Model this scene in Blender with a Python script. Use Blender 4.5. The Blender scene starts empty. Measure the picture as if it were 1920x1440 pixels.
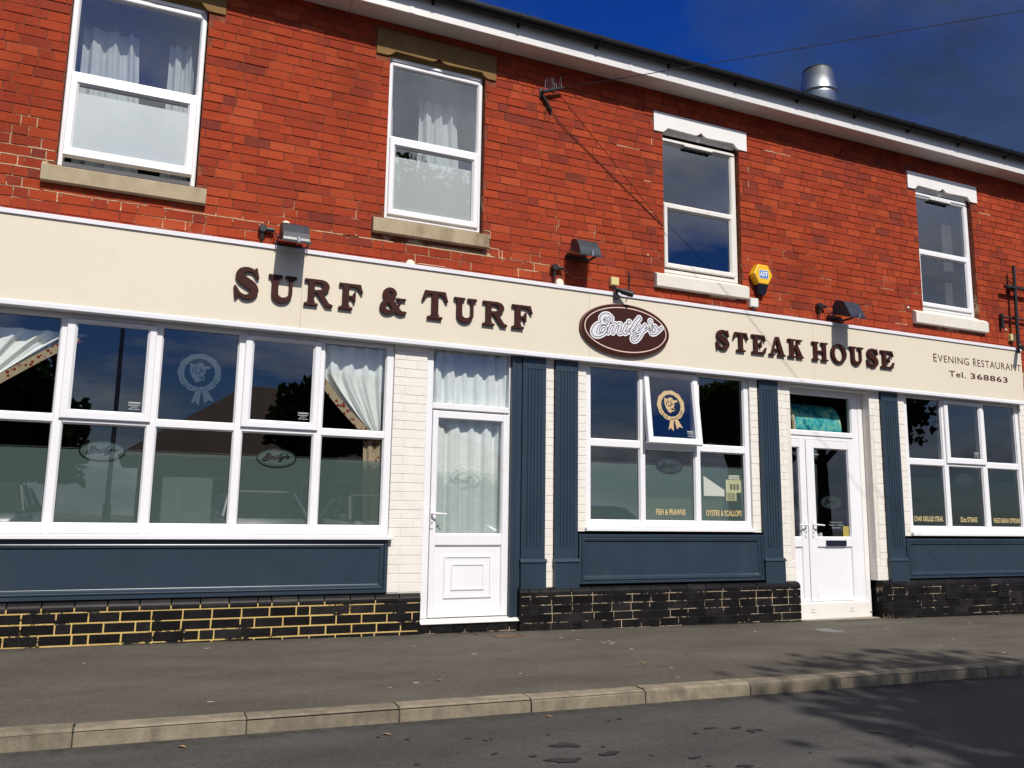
import bpy, bmesh, math, random
import numpy as np
from mathutils import Vector, Matrix, Quaternion
random.seed(7); rng = np.random.default_rng(7)
SC = bpy.context.scene
COL = SC.collection
rad = math.radians

# ------------------------------------------------------------------ camera, sky, sun, exposure
CAM_LOC = (0.0, -7.6, 1.05)
cam_d = bpy.data.cameras.new('camera'); cam = bpy.data.objects.new('camera', cam_d); COL.objects.link(cam)
cam_d.sensor_fit = 'HORIZONTAL'; cam_d.sensor_width = 36.0; cam_d.lens = 29.478
cam_d.clip_start = 0.05; cam_d.clip_end = 2000
RR = ((0.91330386, -0.40703441, 0.01410841), (-0.07605816, -0.13642324, 0.98772661), (0.40011400, 0.90316759, 0.15555416))
cam.matrix_world = Matrix(((RR[0][0], RR[1][0], -RR[2][0], CAM_LOC[0]), (RR[0][1], RR[1][1], -RR[2][1], CAM_LOC[1]),
                           (RR[0][2], RR[1][2], -RR[2][2], CAM_LOC[2]), (0, 0, 0, 1)))
SC.camera = cam
TO_SUN = Vector((0.066, -1.0, 1.10)).normalized()
SUN_EL = math.asin(TO_SUN.z); SUN_ROT = math.atan2(TO_SUN.x, TO_SUN.y)
sun_d = bpy.data.lights.new('sun', 'SUN'); sun = bpy.data.objects.new('sun', sun_d); COL.objects.link(sun)
sun_d.energy = 4.75; sun_d.angle = rad(0.53); sun_d.color = (1.0, 0.945, 0.87)
sun.rotation_euler = TO_SUN.to_track_quat('Z', 'Y').to_euler(); sun.location = (6, -40, 45)

SC.view_settings.view_transform = 'Standard'; SC.view_settings.look = 'None'
SC.view_settings.exposure = 0.0; SC.view_settings.gamma = 1.0; SC.view_settings.use_curve_mapping = False
SC.render.engine = 'CYCLES'
SC.cycles.max_bounces = 8; SC.cycles.transparent_max_bounces = 16
SC.cycles.caustics_reflective = False; SC.cycles.caustics_refractive = False
SC.cycles.sample_clamp_indirect = 6.0
SC.cycles.use_denoising = True

class NT:
    """tiny node-tree helper"""
    def __init__(s, tree): s.t = tree; s.n = tree.nodes; s.l = tree.links
    def add(s, kind, **kw):
        n = s.n.new(kind)
        for k, v in kw.items():
            if k.startswith('i_'):
                key = k[2:]; key = int(key) if key.isdigit() else key.replace('_', ' ')
                s.set(n.inputs[key], v)
            else: setattr(n, k, v)
        return n
    def set(s, sock, v):
        if isinstance(v, bpy.types.NodeSocket): s.l.new(v, sock)
        elif isinstance(v, bpy.types.Node): s.l.new(v.outputs[0], sock)
        elif isinstance(v, (tuple, list)) and len(v) == 3 and sock.type == 'RGBA': sock.default_value = (*v, 1)
        else: sock.default_value = v
    def math(s, op, a, b=0.0, c=0.0, clamp=False):
        n = s.n.new('ShaderNodeMath'); n.operation = op; n.use_clamp = clamp
        s.set(n.inputs[0], a); s.set(n.inputs[1], b); s.set(n.inputs[2], c); return n.outputs[0]
    def vmath(s, op, a, b=(0, 0, 0)):
        n = s.n.new('ShaderNodeVectorMath'); n.operation = op; s.set(n.inputs[0], a); s.set(n.inputs[1], b); return n
    def noise(s, vec, scale, detail=4.0, rough=0.55, dist=0.0):
        n = s.n.new('ShaderNodeTexNoise'); s.set(n.inputs['Vector'], vec)
        n.inputs['Scale'].default_value = scale; n.inputs['Detail'].default_value = detail
        n.inputs['Roughness'].default_value = rough; n.inputs['Distortion'].default_value = dist; return n.outputs['Fac']
    def ramp(s, fac, stops):
        n = s.n.new('ShaderNodeValToRGB'); s.set(n.inputs[0], fac)
        e = n.color_ramp.elements
        while len(e) < len(stops): e.new(0.5)
        for el, (p, c) in zip(e, stops):
            el.position = p; el.color = (c, c, c, 1) if isinstance(c, (int, float)) else (*c, 1)
        return n.outputs[0]
    def mix(s, fac, a, b, blend='MIX'):
        n = s.n.new('ShaderNodeMix'); n.data_type = 'RGBA'; n.blend_type = blend
        s.set(n.inputs[0], fac); s.set(n.inputs[6], a); s.set(n.inputs[7], b); return n.outputs[2]
    def pos(s): return s.n.new('ShaderNodeNewGeometry').outputs['Position']
    def xyz(s, v):
        n = s.n.new('ShaderNodeSeparateXYZ'); s.set(n.inputs[0], v); return n.outputs
    def scale(s, v, sc): 
        n = s.vmath('MULTIPLY', v, sc); return n.outputs[0]

world = bpy.data.worlds.new('World'); SC.world = world; world.use_nodes = True
w = NT(world.node_tree); w.n.clear()
sky = w.add('ShaderNodeTexSky', sky_type='NISHITA', sun_disc=False)
sky.sun_elevation = SUN_EL; sky.sun_rotation = SUN_ROT
sky.air_density = 1.0; sky.dust_density = 0.4; sky.ozone_density = 4.0; sky.altitude = 100
dirv = w.n.new('ShaderNodeTexCoord').outputs['Generated']
dx, dy, dz = w.xyz(dirv)
den = w.math('ADD', w.math('MAXIMUM', dz, 0.0), 0.22)
cv = w.add('ShaderNodeCombineXYZ', i_0=w.math('DIVIDE', dx, den), i_1=w.math('DIVIDE', dy, den), i_2=0.37)
cv = w.vmath('ADD', cv.outputs[0], (2.71, -11.25, 0.0)).outputs[0]
n1 = w.noise(cv, 0.85, 7.0, 0.58, 0.25)
n2 = w.noise(cv, 2.3, 6.0, 0.6, 0.3)
mask = w.ramp(w.math('ADD', w.math('MULTIPLY', n1, 0.82), w.math('MULTIPLY', n2, 0.18)), [(0.425, 0.0), (0.555, 1.0)])
sd = w.vmath('DOT_PRODUCT', dirv, tuple(TO_SUN)).outputs['Value']
lit = w.ramp(sd, [(0.0, 0.0), (0.55, 0.35), (0.92, 1.0)])
thick = w.ramp(n2, [(0.35, 0.0), (0.68, 1.0)])
cdark = w.mix(thick, (0.046, 0.080, 0.172), (0.024, 0.040, 0.088))
cbrt = w.mix(thick, (1.20, 1.25, 1.32), (0.38, 0.43, 0.51))
ccol = w.mix(lit, cdark, cbrt)
skyc = w.mix(1.0, sky.outputs[0], (0.058, 0.058, 0.058), 'MULTIPLY')
tcol = w.mix(w.ramp(dz, [(0.05, 0.0), (0.45, 1.0)]), (0.55, 0.72, 0.92), (0.09, 0.50, 1.60))
tint = w.mix(1.0, skyc, tcol, 'MULTIPLY')
fin = w.mix(w.math('MULTIPLY', mask, 0.94), tint, ccol)
bg = w.add('ShaderNodeBackground', i_Color=fin, i_Strength=1.0)
wo = w.add('ShaderNodeOutputWorld', i_Surface=bg)

# ------------------------------------------------------------------ materials
M = {}
def mat(name, color=(0.5, 0.5, 0.5), rough=0.5, var=0.0, vscale=6.0, bump=0.0, bscale=60.0, metal=0.0, spec=0.5, coat=0.0, dirt=None, fn=None):
    m = bpy.data.materials.new(name); m.use_nodes = True; t = NT(m.node_tree); M[name] = m
    b = t.n['Principled BSDF']
    b.inputs['Roughness'].default_value = rough; b.inputs['Metallic'].default_value = metal
    b.inputs['Specular IOR Level'].default_value = spec; b.inputs['Coat Weight'].default_value = coat
    p = t.pos(); col = color
    if var or dirt:
        n = t.noise(p, vscale, 5.0, 0.6)
        f = t.ramp(n, [(0.3, 1.0 - var), (0.7, 1.0 + var)])
        col = t.mix(1.0, color, f, 'MULTIPLY')
    if dirt:
        dcol, lo, hi, dsc = dirt
        dm = t.ramp(t.noise(t.scale(p, (1, 1, 0.45)), dsc, 6.0, 0.65), [(lo, 0.0), (hi, 1.0)])
        col = t.mix(dm, col, dcol)
    if fn: col = fn(t, p, col, b)
    t.set(b.inputs['Base Color'], col)
    if bump:
        bn = t.add('ShaderNodeBump', i_Strength=bump, i_Distance=0.004, i_Height=t.noise(p, bscale, 4.0, 0.6))
        t.set(b.inputs['Normal'], bn)
    return m

def brick_fn(t, p, col, b):
    a = t.add('ShaderNodeAttribute', attribute_name='tone').outputs['Fac']
    base = t.ramp(a, [(0.0, (0.19, 0.038, 0.024)), (0.25, (0.255, 0.040, 0.0205)), (0.55, (0.305, 0.0445, 0.019)), (0.8, (0.345, 0.0535, 0.020)), (1.0, (0.38, 0.067, 0.026))])
    mot = t.ramp(t.noise(p, 38.0, 6.0, 0.7), [(0.25, 0.72), (0.5, 1.0), (0.8, 1.15)])
    c = t.mix(1.0, base, mot, 'MULTIPLY')
    big = t.ramp(t.noise(t.scale(p, (1, 1, 0.55)), 1.1, 5.0, 0.6), [(0.3, 0.74), (0.5, 1.0), (0.72, 1.08)])
    c = t.mix(1.0, c, big, 'MULTIPLY')
    soot = t.ramp(t.noise(t.scale(p, (1, 1, 0.7)), 5.0, 7.0, 0.72), [(0.60, 0.0), (0.78, 0.55)])
    c = t.mix(soot, c, (0.07, 0.028, 0.022))
    pale = t.ramp(t.noise(p, 21.0, 5.0, 0.75), [(0.69, 0.0), (0.78, 0.55)])
    return t.mix(pale, c, (0.42, 0.24, 0.17))
mat('brick_red', rough=0.9, bump=0.6, bscale=95.0, spec=0.1, fn=brick_fn)
def mortar_red_fn(t, p, col, b):
    x, y, z = t.xyz(p)
    n = t.noise(p, 2.4, 5.0, 0.65)
    c = t.mix(t.ramp(t.noise(p, 16.0, 4.0), [(0.35, 0.0), (0.65, 1.0)]), (0.15, 0.043, 0.026), (0.25, 0.080, 0.046))
    low = t.math('LESS_THAN', z, 4.28)
    lm = t.math('MULTIPLY', t.ramp(n, [(0.55, 0.0), (0.62, 1.0)]), low)
    band = t.math('LESS_THAN', t.math('ABSOLUTE', t.math('SUBTRACT', z, 3.650)), 0.030)
    band = t.math('MULTIPLY', band, t.ramp(t.noise(p, 1.6, 3.0), [(0.42, 0.0), (0.50, 1.0)]))
    band = t.math('MULTIPLY', band, t.math('LESS_THAN', x, 4.2))
    return t.mix(t.math('MAXIMUM', lm, band), c, (0.52, 0.38, 0.24))
mat('mortar_red', rough=0.95, bump=0.6, bscale=140.0, spec=0.1, fn=mortar_red_fn)
def black_fn(t, p, col, b):
    n = t.noise(p, 9.0, 6.0, 0.7)
    c = t.mix(t.ramp(n, [(0.4, 0.0), (0.75, 1.0)]), (0.007, 0.0062, 0.0066), (0.017, 0.0145, 0.014))
    d = t.ramp(t.noise(p, 34.0, 4.0, 0.7), [(0.68, 0.0), (0.80, 0.45)])
    c = t.mix(d, c, (0.07, 0.055, 0.042))
    return t.mix(1.0, c, t.ramp(t.n.new('ShaderNodeObjectInfo').outputs['Random'], [(0.0, 0.6), (0.8, 1.15), (1.0, 2.0)]), 'MULTIPLY')
mat('black_paint_brick', rough=0.45, bump=0.5, bscale=70.0, spec=0.16, fn=black_fn)
def mort_y_fn(t, p, col, b):
    x, y, z = t.xyz(p)
    yel = t.mix(t.ramp(t.noise(p, 14.0, 4.0), [(0.3, 0.0), (0.7, 1.0)]), (0.62, 0.43, 0.13), (0.50, 0.36, 0.15))
    pal = t.mix(t.ramp(t.noise(p, 11.0, 4.0), [(0.3, 0.0), (0.7, 1.0)]), (0.42, 0.33, 0.23), (0.22, 0.17, 0.12))
    left = t.math('LESS_THAN', x, 2.47)
    c = t.mix(left, pal, yel)
    right = t.math('GREATER_THAN', x, 8.0)
    thr = t.math('ADD', t.math('ADD', 0.468, t.math('MULTIPLY', left, 0.082)), t.math('MULTIPLY', right, -0.06))
    cov = t.math('MULTIPLY', t.math('SUBTRACT', t.noise(t.scale(p, (0.8, 1, 1.0)), 4.6, 6.0, 0.72), thr), 26.0, clamp=True)
    return t.mix(cov, c, (0.013, 0.012, 0.012))
mat('mortar_yellow', rough=0.85, bump=0.5, bscale=120.0, spec=0.2, fn=mort_y_fn)
mat('white_brick', (0.775, 0.73, 0.665), 0.5, 0.05, 7.0, 0.35, 70.0, dirt=((0.50, 0.40, 0.29), 0.66, 0.86, 9.0))
mat('white_brick_joint', (0.70, 0.645, 0.575), 0.6, 0.08, 9.0, 0.3, 80.0, dirt=((0.36, 0.29, 0.22), 0.64, 0.80, 12.0))
mat('upvc', (0.79, 0.785, 0.805), 0.34, 0.03, 3.0, dirt=((0.58, 0.55, 0.50), 0.62, 0.90, 5.0))
mat('upvc_old', (0.74, 0.71, 0.66), 0.4, 0.05, 5.0, dirt=((0.42, 0.37, 0.30), 0.62, 0.86, 8.0))
mat('trim_white', (0.74, 0.73, 0.77), 0.35, 0.03, 2.0)
mat('cream_panel', (0.70, 0.628, 0.50), 0.42, 0.02, 0.8, dirt=((0.60, 0.515, 0.38), 0.62, 0.95, 2.2))
mat('maroon', (0.043, 0.0115, 0.0095), 0.55, 0.12, 5.0, spec=0.15)
mat('maroon_print', (0.075, 0.020, 0.018), 0.42)
mat('maroon_edge', (0.15, 0.050, 0.028), 0.4, 0.1, 5.0)
mat('pink_line', (0.80, 0.58, 0.48), 0.5)
mat('logo_white', (0.80, 0.77, 0.78), 0.45)
mat('logo_dark', (0.008, 0.008, 0.013), 0.6, spec=0.1)
mat('logo_grey', (0.66, 0.66, 0.72), 0.42)
mat('blue_paint', (0.0225, 0.0385, 0.0585), 0.34, 0.10, 2.2, 0.10, 25.0, spec=0.5, dirt=((0.037, 0.053, 0.071), 0.52, 0.85, 3.0))
mat('stone', (0.40, 0.325, 0.215), 0.85, 0.14, 6.0, 0.5, 60.0, spec=0.2, dirt=((0.15, 0.095, 0.055), 0.56, 0.80, 3.2))
mat('stone_gold', (0.21, 0.125, 0.046), 0.85, 0.18, 6.0, 0.5, 60.0, spec=0.2, dirt=((0.16, 0.10, 0.045), 0.55, 0.8, 4.0))
mat('stone_white', (0.78, 0.76, 0.74), 0.55, 0.03, 5.0, 0.25, 60.0, dirt=((0.45, 0.40, 0.32), 0.69, 0.84, 7.0))
mat('stone_cream', (0.70, 0.655, 0.57), 0.6, 0.06, 6.0, 0.3, 60.0, dirt=((0.36, 0.30, 0.20), 0.62, 0.8, 8.0))
mat('soffit_white', (0.70, 0.685, 0.67), 0.45, 0.05, 2.0)
mat('gutter_black', (0.006, 0.006, 0.008), 0.45, spec=0.2)
mat('black_metal', (0.014, 0.014, 0.016), 0.45, 0.3, 20.0, 0.2, 80.0)
mat('lamp_grey', (0.028, 0.033, 0.043), 0.38, 0.25, 12.0, 0.2, 40.0, dirt=((0.20, 0.20, 0.20), 0.68, 0.74, 14.0))
mat('steel', (0.42, 0.44, 0.45), 0.36, 0.08, 5.0, metal=1.0)
mat('alarm_yellow', (0.82, 0.46, 0.015), 0.35, 0.03, 6.0)
mat('alarm_black', (0.012, 0.014, 0.030), 0.3)
mat('adt_blue', (0.065, 0.19, 0.46), 0.4)
mat('box_cream', (0.66, 0.56, 0.24), 0.5, 0.05)
mat('box_white', (0.70, 0.71, 0.65), 0.5, 0.04)
mat('foam_white', (0.70, 0.64, 0.52), 0.9, 0.1, 20.0, 0.8, 60.0)
mat('glass_lamp', (0.10, 0.11, 0.12), 0.1)
mat('dark_plug', (0.010, 0.010, 0.010), 0.6)
mat('slate', (0.045, 0.047, 0.055), 0.6, 0.2, 3.0, 0.4, 12.0)
def tarmac_fn(c0, c1, spk):
    def fn(t, p, col, b):
        n = t.noise(t.scale(p, (0.55, 1.3, 1)), 1.5, 6.0, 0.65); f = t.noise(p, 120.0, 4.0, 0.85); g2 = t.noise(p, 30.0, 5.0, 0.75)
        c = t.mix(t.ramp(n, [(0.32, 0.0), (0.68, 1.0)]), tuple(v * .90 for v in c0), tuple(v * 1.08 for v in c1))
        sp = t.ramp(f, [(0.30, 0.40), (0.48, 0.95), (0.60, 1.08), (0.76, 1.0 + spk)])
        c = t.mix(1.0, c, sp, 'MULTIPLY')
        c = t.mix(1.0, c, t.ramp(g2, [(0.3, 0.80), (0.5, 1.0), (0.7, 1.16)]), 'MULTIPLY')
        st = t.ramp(t.noise(t.scale(p, (1, 1.6, 1)), 3.0, 7.0, 0.75), [(0.60, 0.0), (0.76, 0.5)])
        c = t.mix(st, c, tuple(v * 0.55 for v in c0))
        yy = t.xyz(p)[1]
        foot = t.math('MULTIPLY', t.ramp(t.math('ADD', yy, 1.0), [(0.62, 0.0), (0.92, 1.0)]), t.ramp(t.noise(p, 7.0, 6.0, 0.7), [(0.42, 0.0), (0.62, 0.75)]))
        gut = t.math('MULTIPLY', t.ramp(t.math('ABSOLUTE', t.math('ADD', yy, 2.90)), [(0.02, 1.0), (0.13, 0.0)]), t.ramp(t.noise(p, 9.0, 6.0, 0.7), [(0.38, 0.0), (0.58, 0.8)]))
        c = t.mix(t.math('MAXIMUM', foot, gut), c, (0.040, 0.034, 0.026))
        wt = t.ramp(t.noise(p, 24.0, 4.0, 0.7), [(0.74, 0.0), (0.79, 0.45)])
        return t.mix(wt, c, (0.22, 0.20, 0.175))
    return fn
mat('pavement', rough=0.93, bump=0.9, bscale=190.0, spec=0.18, fn=tarmac_fn((0.084, 0.074, 0.060), (0.110, 0.097, 0.079), 1.2))
mat('road', rough=0.9, bump=0.9, bscale=170.0, spec=0.2, fn=tarmac_fn((0.056, 0.054, 0.050), (0.076, 0.073, 0.068), 1.5))
mat('oil', (0.012, 0.012, 0.012), 0.55, 0.4, 30.0)
def obj_rand(lo, hi):
    def fn(t, p, col, b):
        r_ = t.n.new('ShaderNodeObjectInfo').outputs['Random']
        return t.mix(1.0, col, t.ramp(r_, [(0.0, lo), (1.0, hi)]), 'MULTIPLY')
    return fn
mat('kerb', (0.205, 0.174, 0.124), 0.9, 0.24, 7.0, 0.8, 60.0, spec=0.2, dirt=((0.115, 0.095, 0.07), 0.48, 0.74, 9.0), fn=obj_rand(0.82, 1.14))
mat('kerb_joint', (0.055, 0.05, 0.04), 0.95)
mat('iron_cover', (0.11, 0.060, 0.036), 0.7, 0.25, 30.0, 0.5, 120.0)
mat('steel_cover', (0.16, 0.155, 0.145), 0.5, 0.2, 30.0, 0.5, 120.0, metal=0.5)
mat('step_white', (0.77, 0.74, 0.69), 0.6, 0.05, 5.0, 0.2, 60.0, dirt=((0.38, 0.31, 0.23), 0.64, 0.85, 6.0))
mat('step_stone', (0.24, 0.20, 0.155), 0.9, 0.15, 8.0, 0.5, 80.0)
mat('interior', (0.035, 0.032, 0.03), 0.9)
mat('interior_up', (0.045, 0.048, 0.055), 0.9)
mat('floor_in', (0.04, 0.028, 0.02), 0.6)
mat('timber', (0.17, 0.065, 0.028), 0.5, 0.2, 12.0)
mat('board_white', (0.72, 0.76, 0.70), 0.5)
mat('paper', (0.62, 0.60, 0.36), 0.7, 0.04, 20.0)
mat('paper_white', (0.72, 0.71, 0.62), 0.7)
mat('print_grey', (0.16, 0.155, 0.12), 0.8)
mat('notice_yellow', (0.60, 0.44, 0.055), 0.6)
mat('film_text', (0.86, 0.63, 0.28), 0.5)
mat('sticker_white', (0.62, 0.64, 0.62), 0.5)
mat('rosette_gold', (0.50, 0.36, 0.19), 0.5)
mat('rosette_grey', (0.030, 0.046, 0.056), 0.6)
mat('rosette_line', (0.016, 0.018, 0.022), 0.7, spec=0.1)
mat('valance', (0.40, 0.42, 0.24), 0.8)
mat('leaf_litter', (0.34, 0.20, 0.08), 0.8)
mat('wire_brown', (0.05, 0.016, 0.010), 0.7)
mat('pointing', (0.52, 0.36, 0.22), 0.95, 0.15, 20.0, 0.6, 120.0)
mat('weed', (0.22, 0.18, 0.08), 0.9)
mat('gum', (0.42, 0.41, 0.38), 0.8)

def cloth(name, color, trans=0.35, pattern=None):
    m = bpy.data.materials.new(name); m.use_nodes = True; t = NT(m.node_tree); M[name] = m; t.n.clear()
    p = t.pos(); col = t.mix(1.0, color, t.ramp(t.noise(p, 14.0, 5.0), [(0.3, 0.93), (0.7, 1.05)]), 'MULTIPLY')
    if pattern:
        v = t.n.new('ShaderNodeTexVoronoi'); t.set(v.inputs['Vector'], p); v.inputs['Scale'].default_value = 26.0
        msk = t.ramp(v.outputs['Distance'], [(0.30, 1.0), (0.40, 0.0)])
        msk = t.math('MULTIPLY', msk, t.ramp(t.noise(p, 9.0, 3.0), [(0.42, 0.0), (0.50, 1.0)]))
        col = t.mix(msk, col, pattern)
    d = t.add('ShaderNodeBsdfDiffuse', i_Color=col); tr = t.add('ShaderNodeBsdfTranslucent', i_Color=col)
    mx = t.add('ShaderNodeMixShader', i_0=trans, i_1=d, i_2=tr); t.add('ShaderNodeOutputMaterial', i_Surface=mx)
    return m
cloth('curtain_white', (0.88, 0.90, 0.88), 0.12)
cloth('curtain_sheer', (0.74, 0.78, 0.80), 0.40)
cloth('curtain_floral', (0.50, 0.40, 0.26), 0.15, (0.24, 0.03, 0.025))
cloth('leaves', (0.050, 0.085, 0.022), 0.35)
cloth('leaves_dark', (0.032, 0.060, 0.020), 0.3)

def glass(name, tint=(0.93, 0.955, 0.95), k=1.9, film=None, film_a=0.0):
    m = bpy.data.materials.new(name); m.use_nodes = True; t = NT(m.node_tree); M[name] = m; t.n.clear()
    g = t.n.new('ShaderNodeNewGeometry')
    p = g.outputs['Position']
    bn = t.add('ShaderNodeBump', i_Strength=0.02, i_Distance=0.01, i_Height=t.noise(p, 1.7, 2.0, 0.4))
    d = t.math('ABSOLUTE', t.vmath('DOT_PRODUCT', g.outputs['Normal'], g.outputs['Incoming']).outputs['Value'])
    s5 = t.math('POWER', t.math('SUBTRACT', 1.0, d, clamp=True), 5.0)
    f = t.math('MULTIPLY', t.math('ADD', t.math('MULTIPLY', s5, 0.96), 0.042), k, clamp=True)
    tr = t.add('ShaderNodeBsdfTransparent', i_Color=tint)
    gl = t.add('ShaderNodeBsdfGlossy', i_Color=(1, 1, 1), i_Roughness=0.0, i_Normal=bn)
    inner = tr
    if film:
        df = t.add('ShaderNodeBsdfDiffuse', i_Color=film); tl = t.add('ShaderNodeBsdfTranslucent', i_Color=film)
        fm = t.add('ShaderNodeMixShader', i_0=0.3, i_1=df, i_2=tl)
        inner = t.add('ShaderNodeMixShader', i_0=film_a, i_1=tr, i_2=fm)
    mx = t.add('ShaderNodeMixShader', i_0=f, i_1=inner, i_2=gl); t.add('ShaderNodeOutputMaterial', i_Surface=mx)
    return m
glass('glass', k=3.2); glass('glass_up', k=4.6)
glass('film_green', film=(0.150, 0.212, 0.197), film_a=0.74, k=0.02)
glass('film_pale', film=(0.40, 0.48, 0.46), film_a=0.22, k=0.02)
glass('logo_pale', film=(0.72, 0.76, 0.70), film_a=0.55, k=0.02)
glass('film_dark', film=(0.020, 0.026, 0.026), film_a=0.75, k=0.02)
glass('film_white', film=(0.90, 0.93, 0.94), film_a=0.95, k=0.02)
def teal_fn(t, p, col, b):
    n = t.noise(p, 9.0, 5.0, 0.6); x, y, z = t.xyz(p)
    c = t.ramp(n, [(0.38, (0.01, 0.16, 0.19)), (0.48, (0.05, 0.42, 0.46)), (0.58, (0.20, 0.55, 0.40)), (0.68, (0.55, 0.62, 0.36))])
    return t.mix(t.ramp(x, [(0.0, 0.0), (1.0, 0.0)]), c, c)
mat('teal_glass', rough=0.25, fn=teal_fn)
mat('cream_edge', (0.55, 0.50, 0.30), 0.6)
mat('car_silver', (0.62, 0.64, 0.66), 0.28, metal=0.25, coat=0.8); mat('car_white', (0.72, 0.72, 0.72), 0.25, coat=0.6)
mat('car_blue', (0.02, 0.05, 0.16), 0.25, coat=0.6); mat('car_grey', (0.10, 0.105, 0.11), 0.25, metal=0.5, coat=0.6)
mat('car_glass', (0.015, 0.018, 0.020), 0.04); mat('tyre', (0.015, 0.015, 0.015), 0.8); mat('headlight', (0.75, 0.76, 0.78), 0.08, metal=0.7)
mat('roof_tile', (0.16, 0.085, 0.05), 0.85, 0.25, 2.0, 0.6, 14.0); mat('house_wall', (0.42, 0.30, 0.22), 0.85, 0.1, 2.0)
mat('bark', (0.07, 0.05, 0.035), 0.95, 0.3, 9.0, 0.8, 30.0)
mat('verge', (0.10, 0.095, 0.085), 0.95, 0.2, 0.7, 0.5, 60.0)

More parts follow.
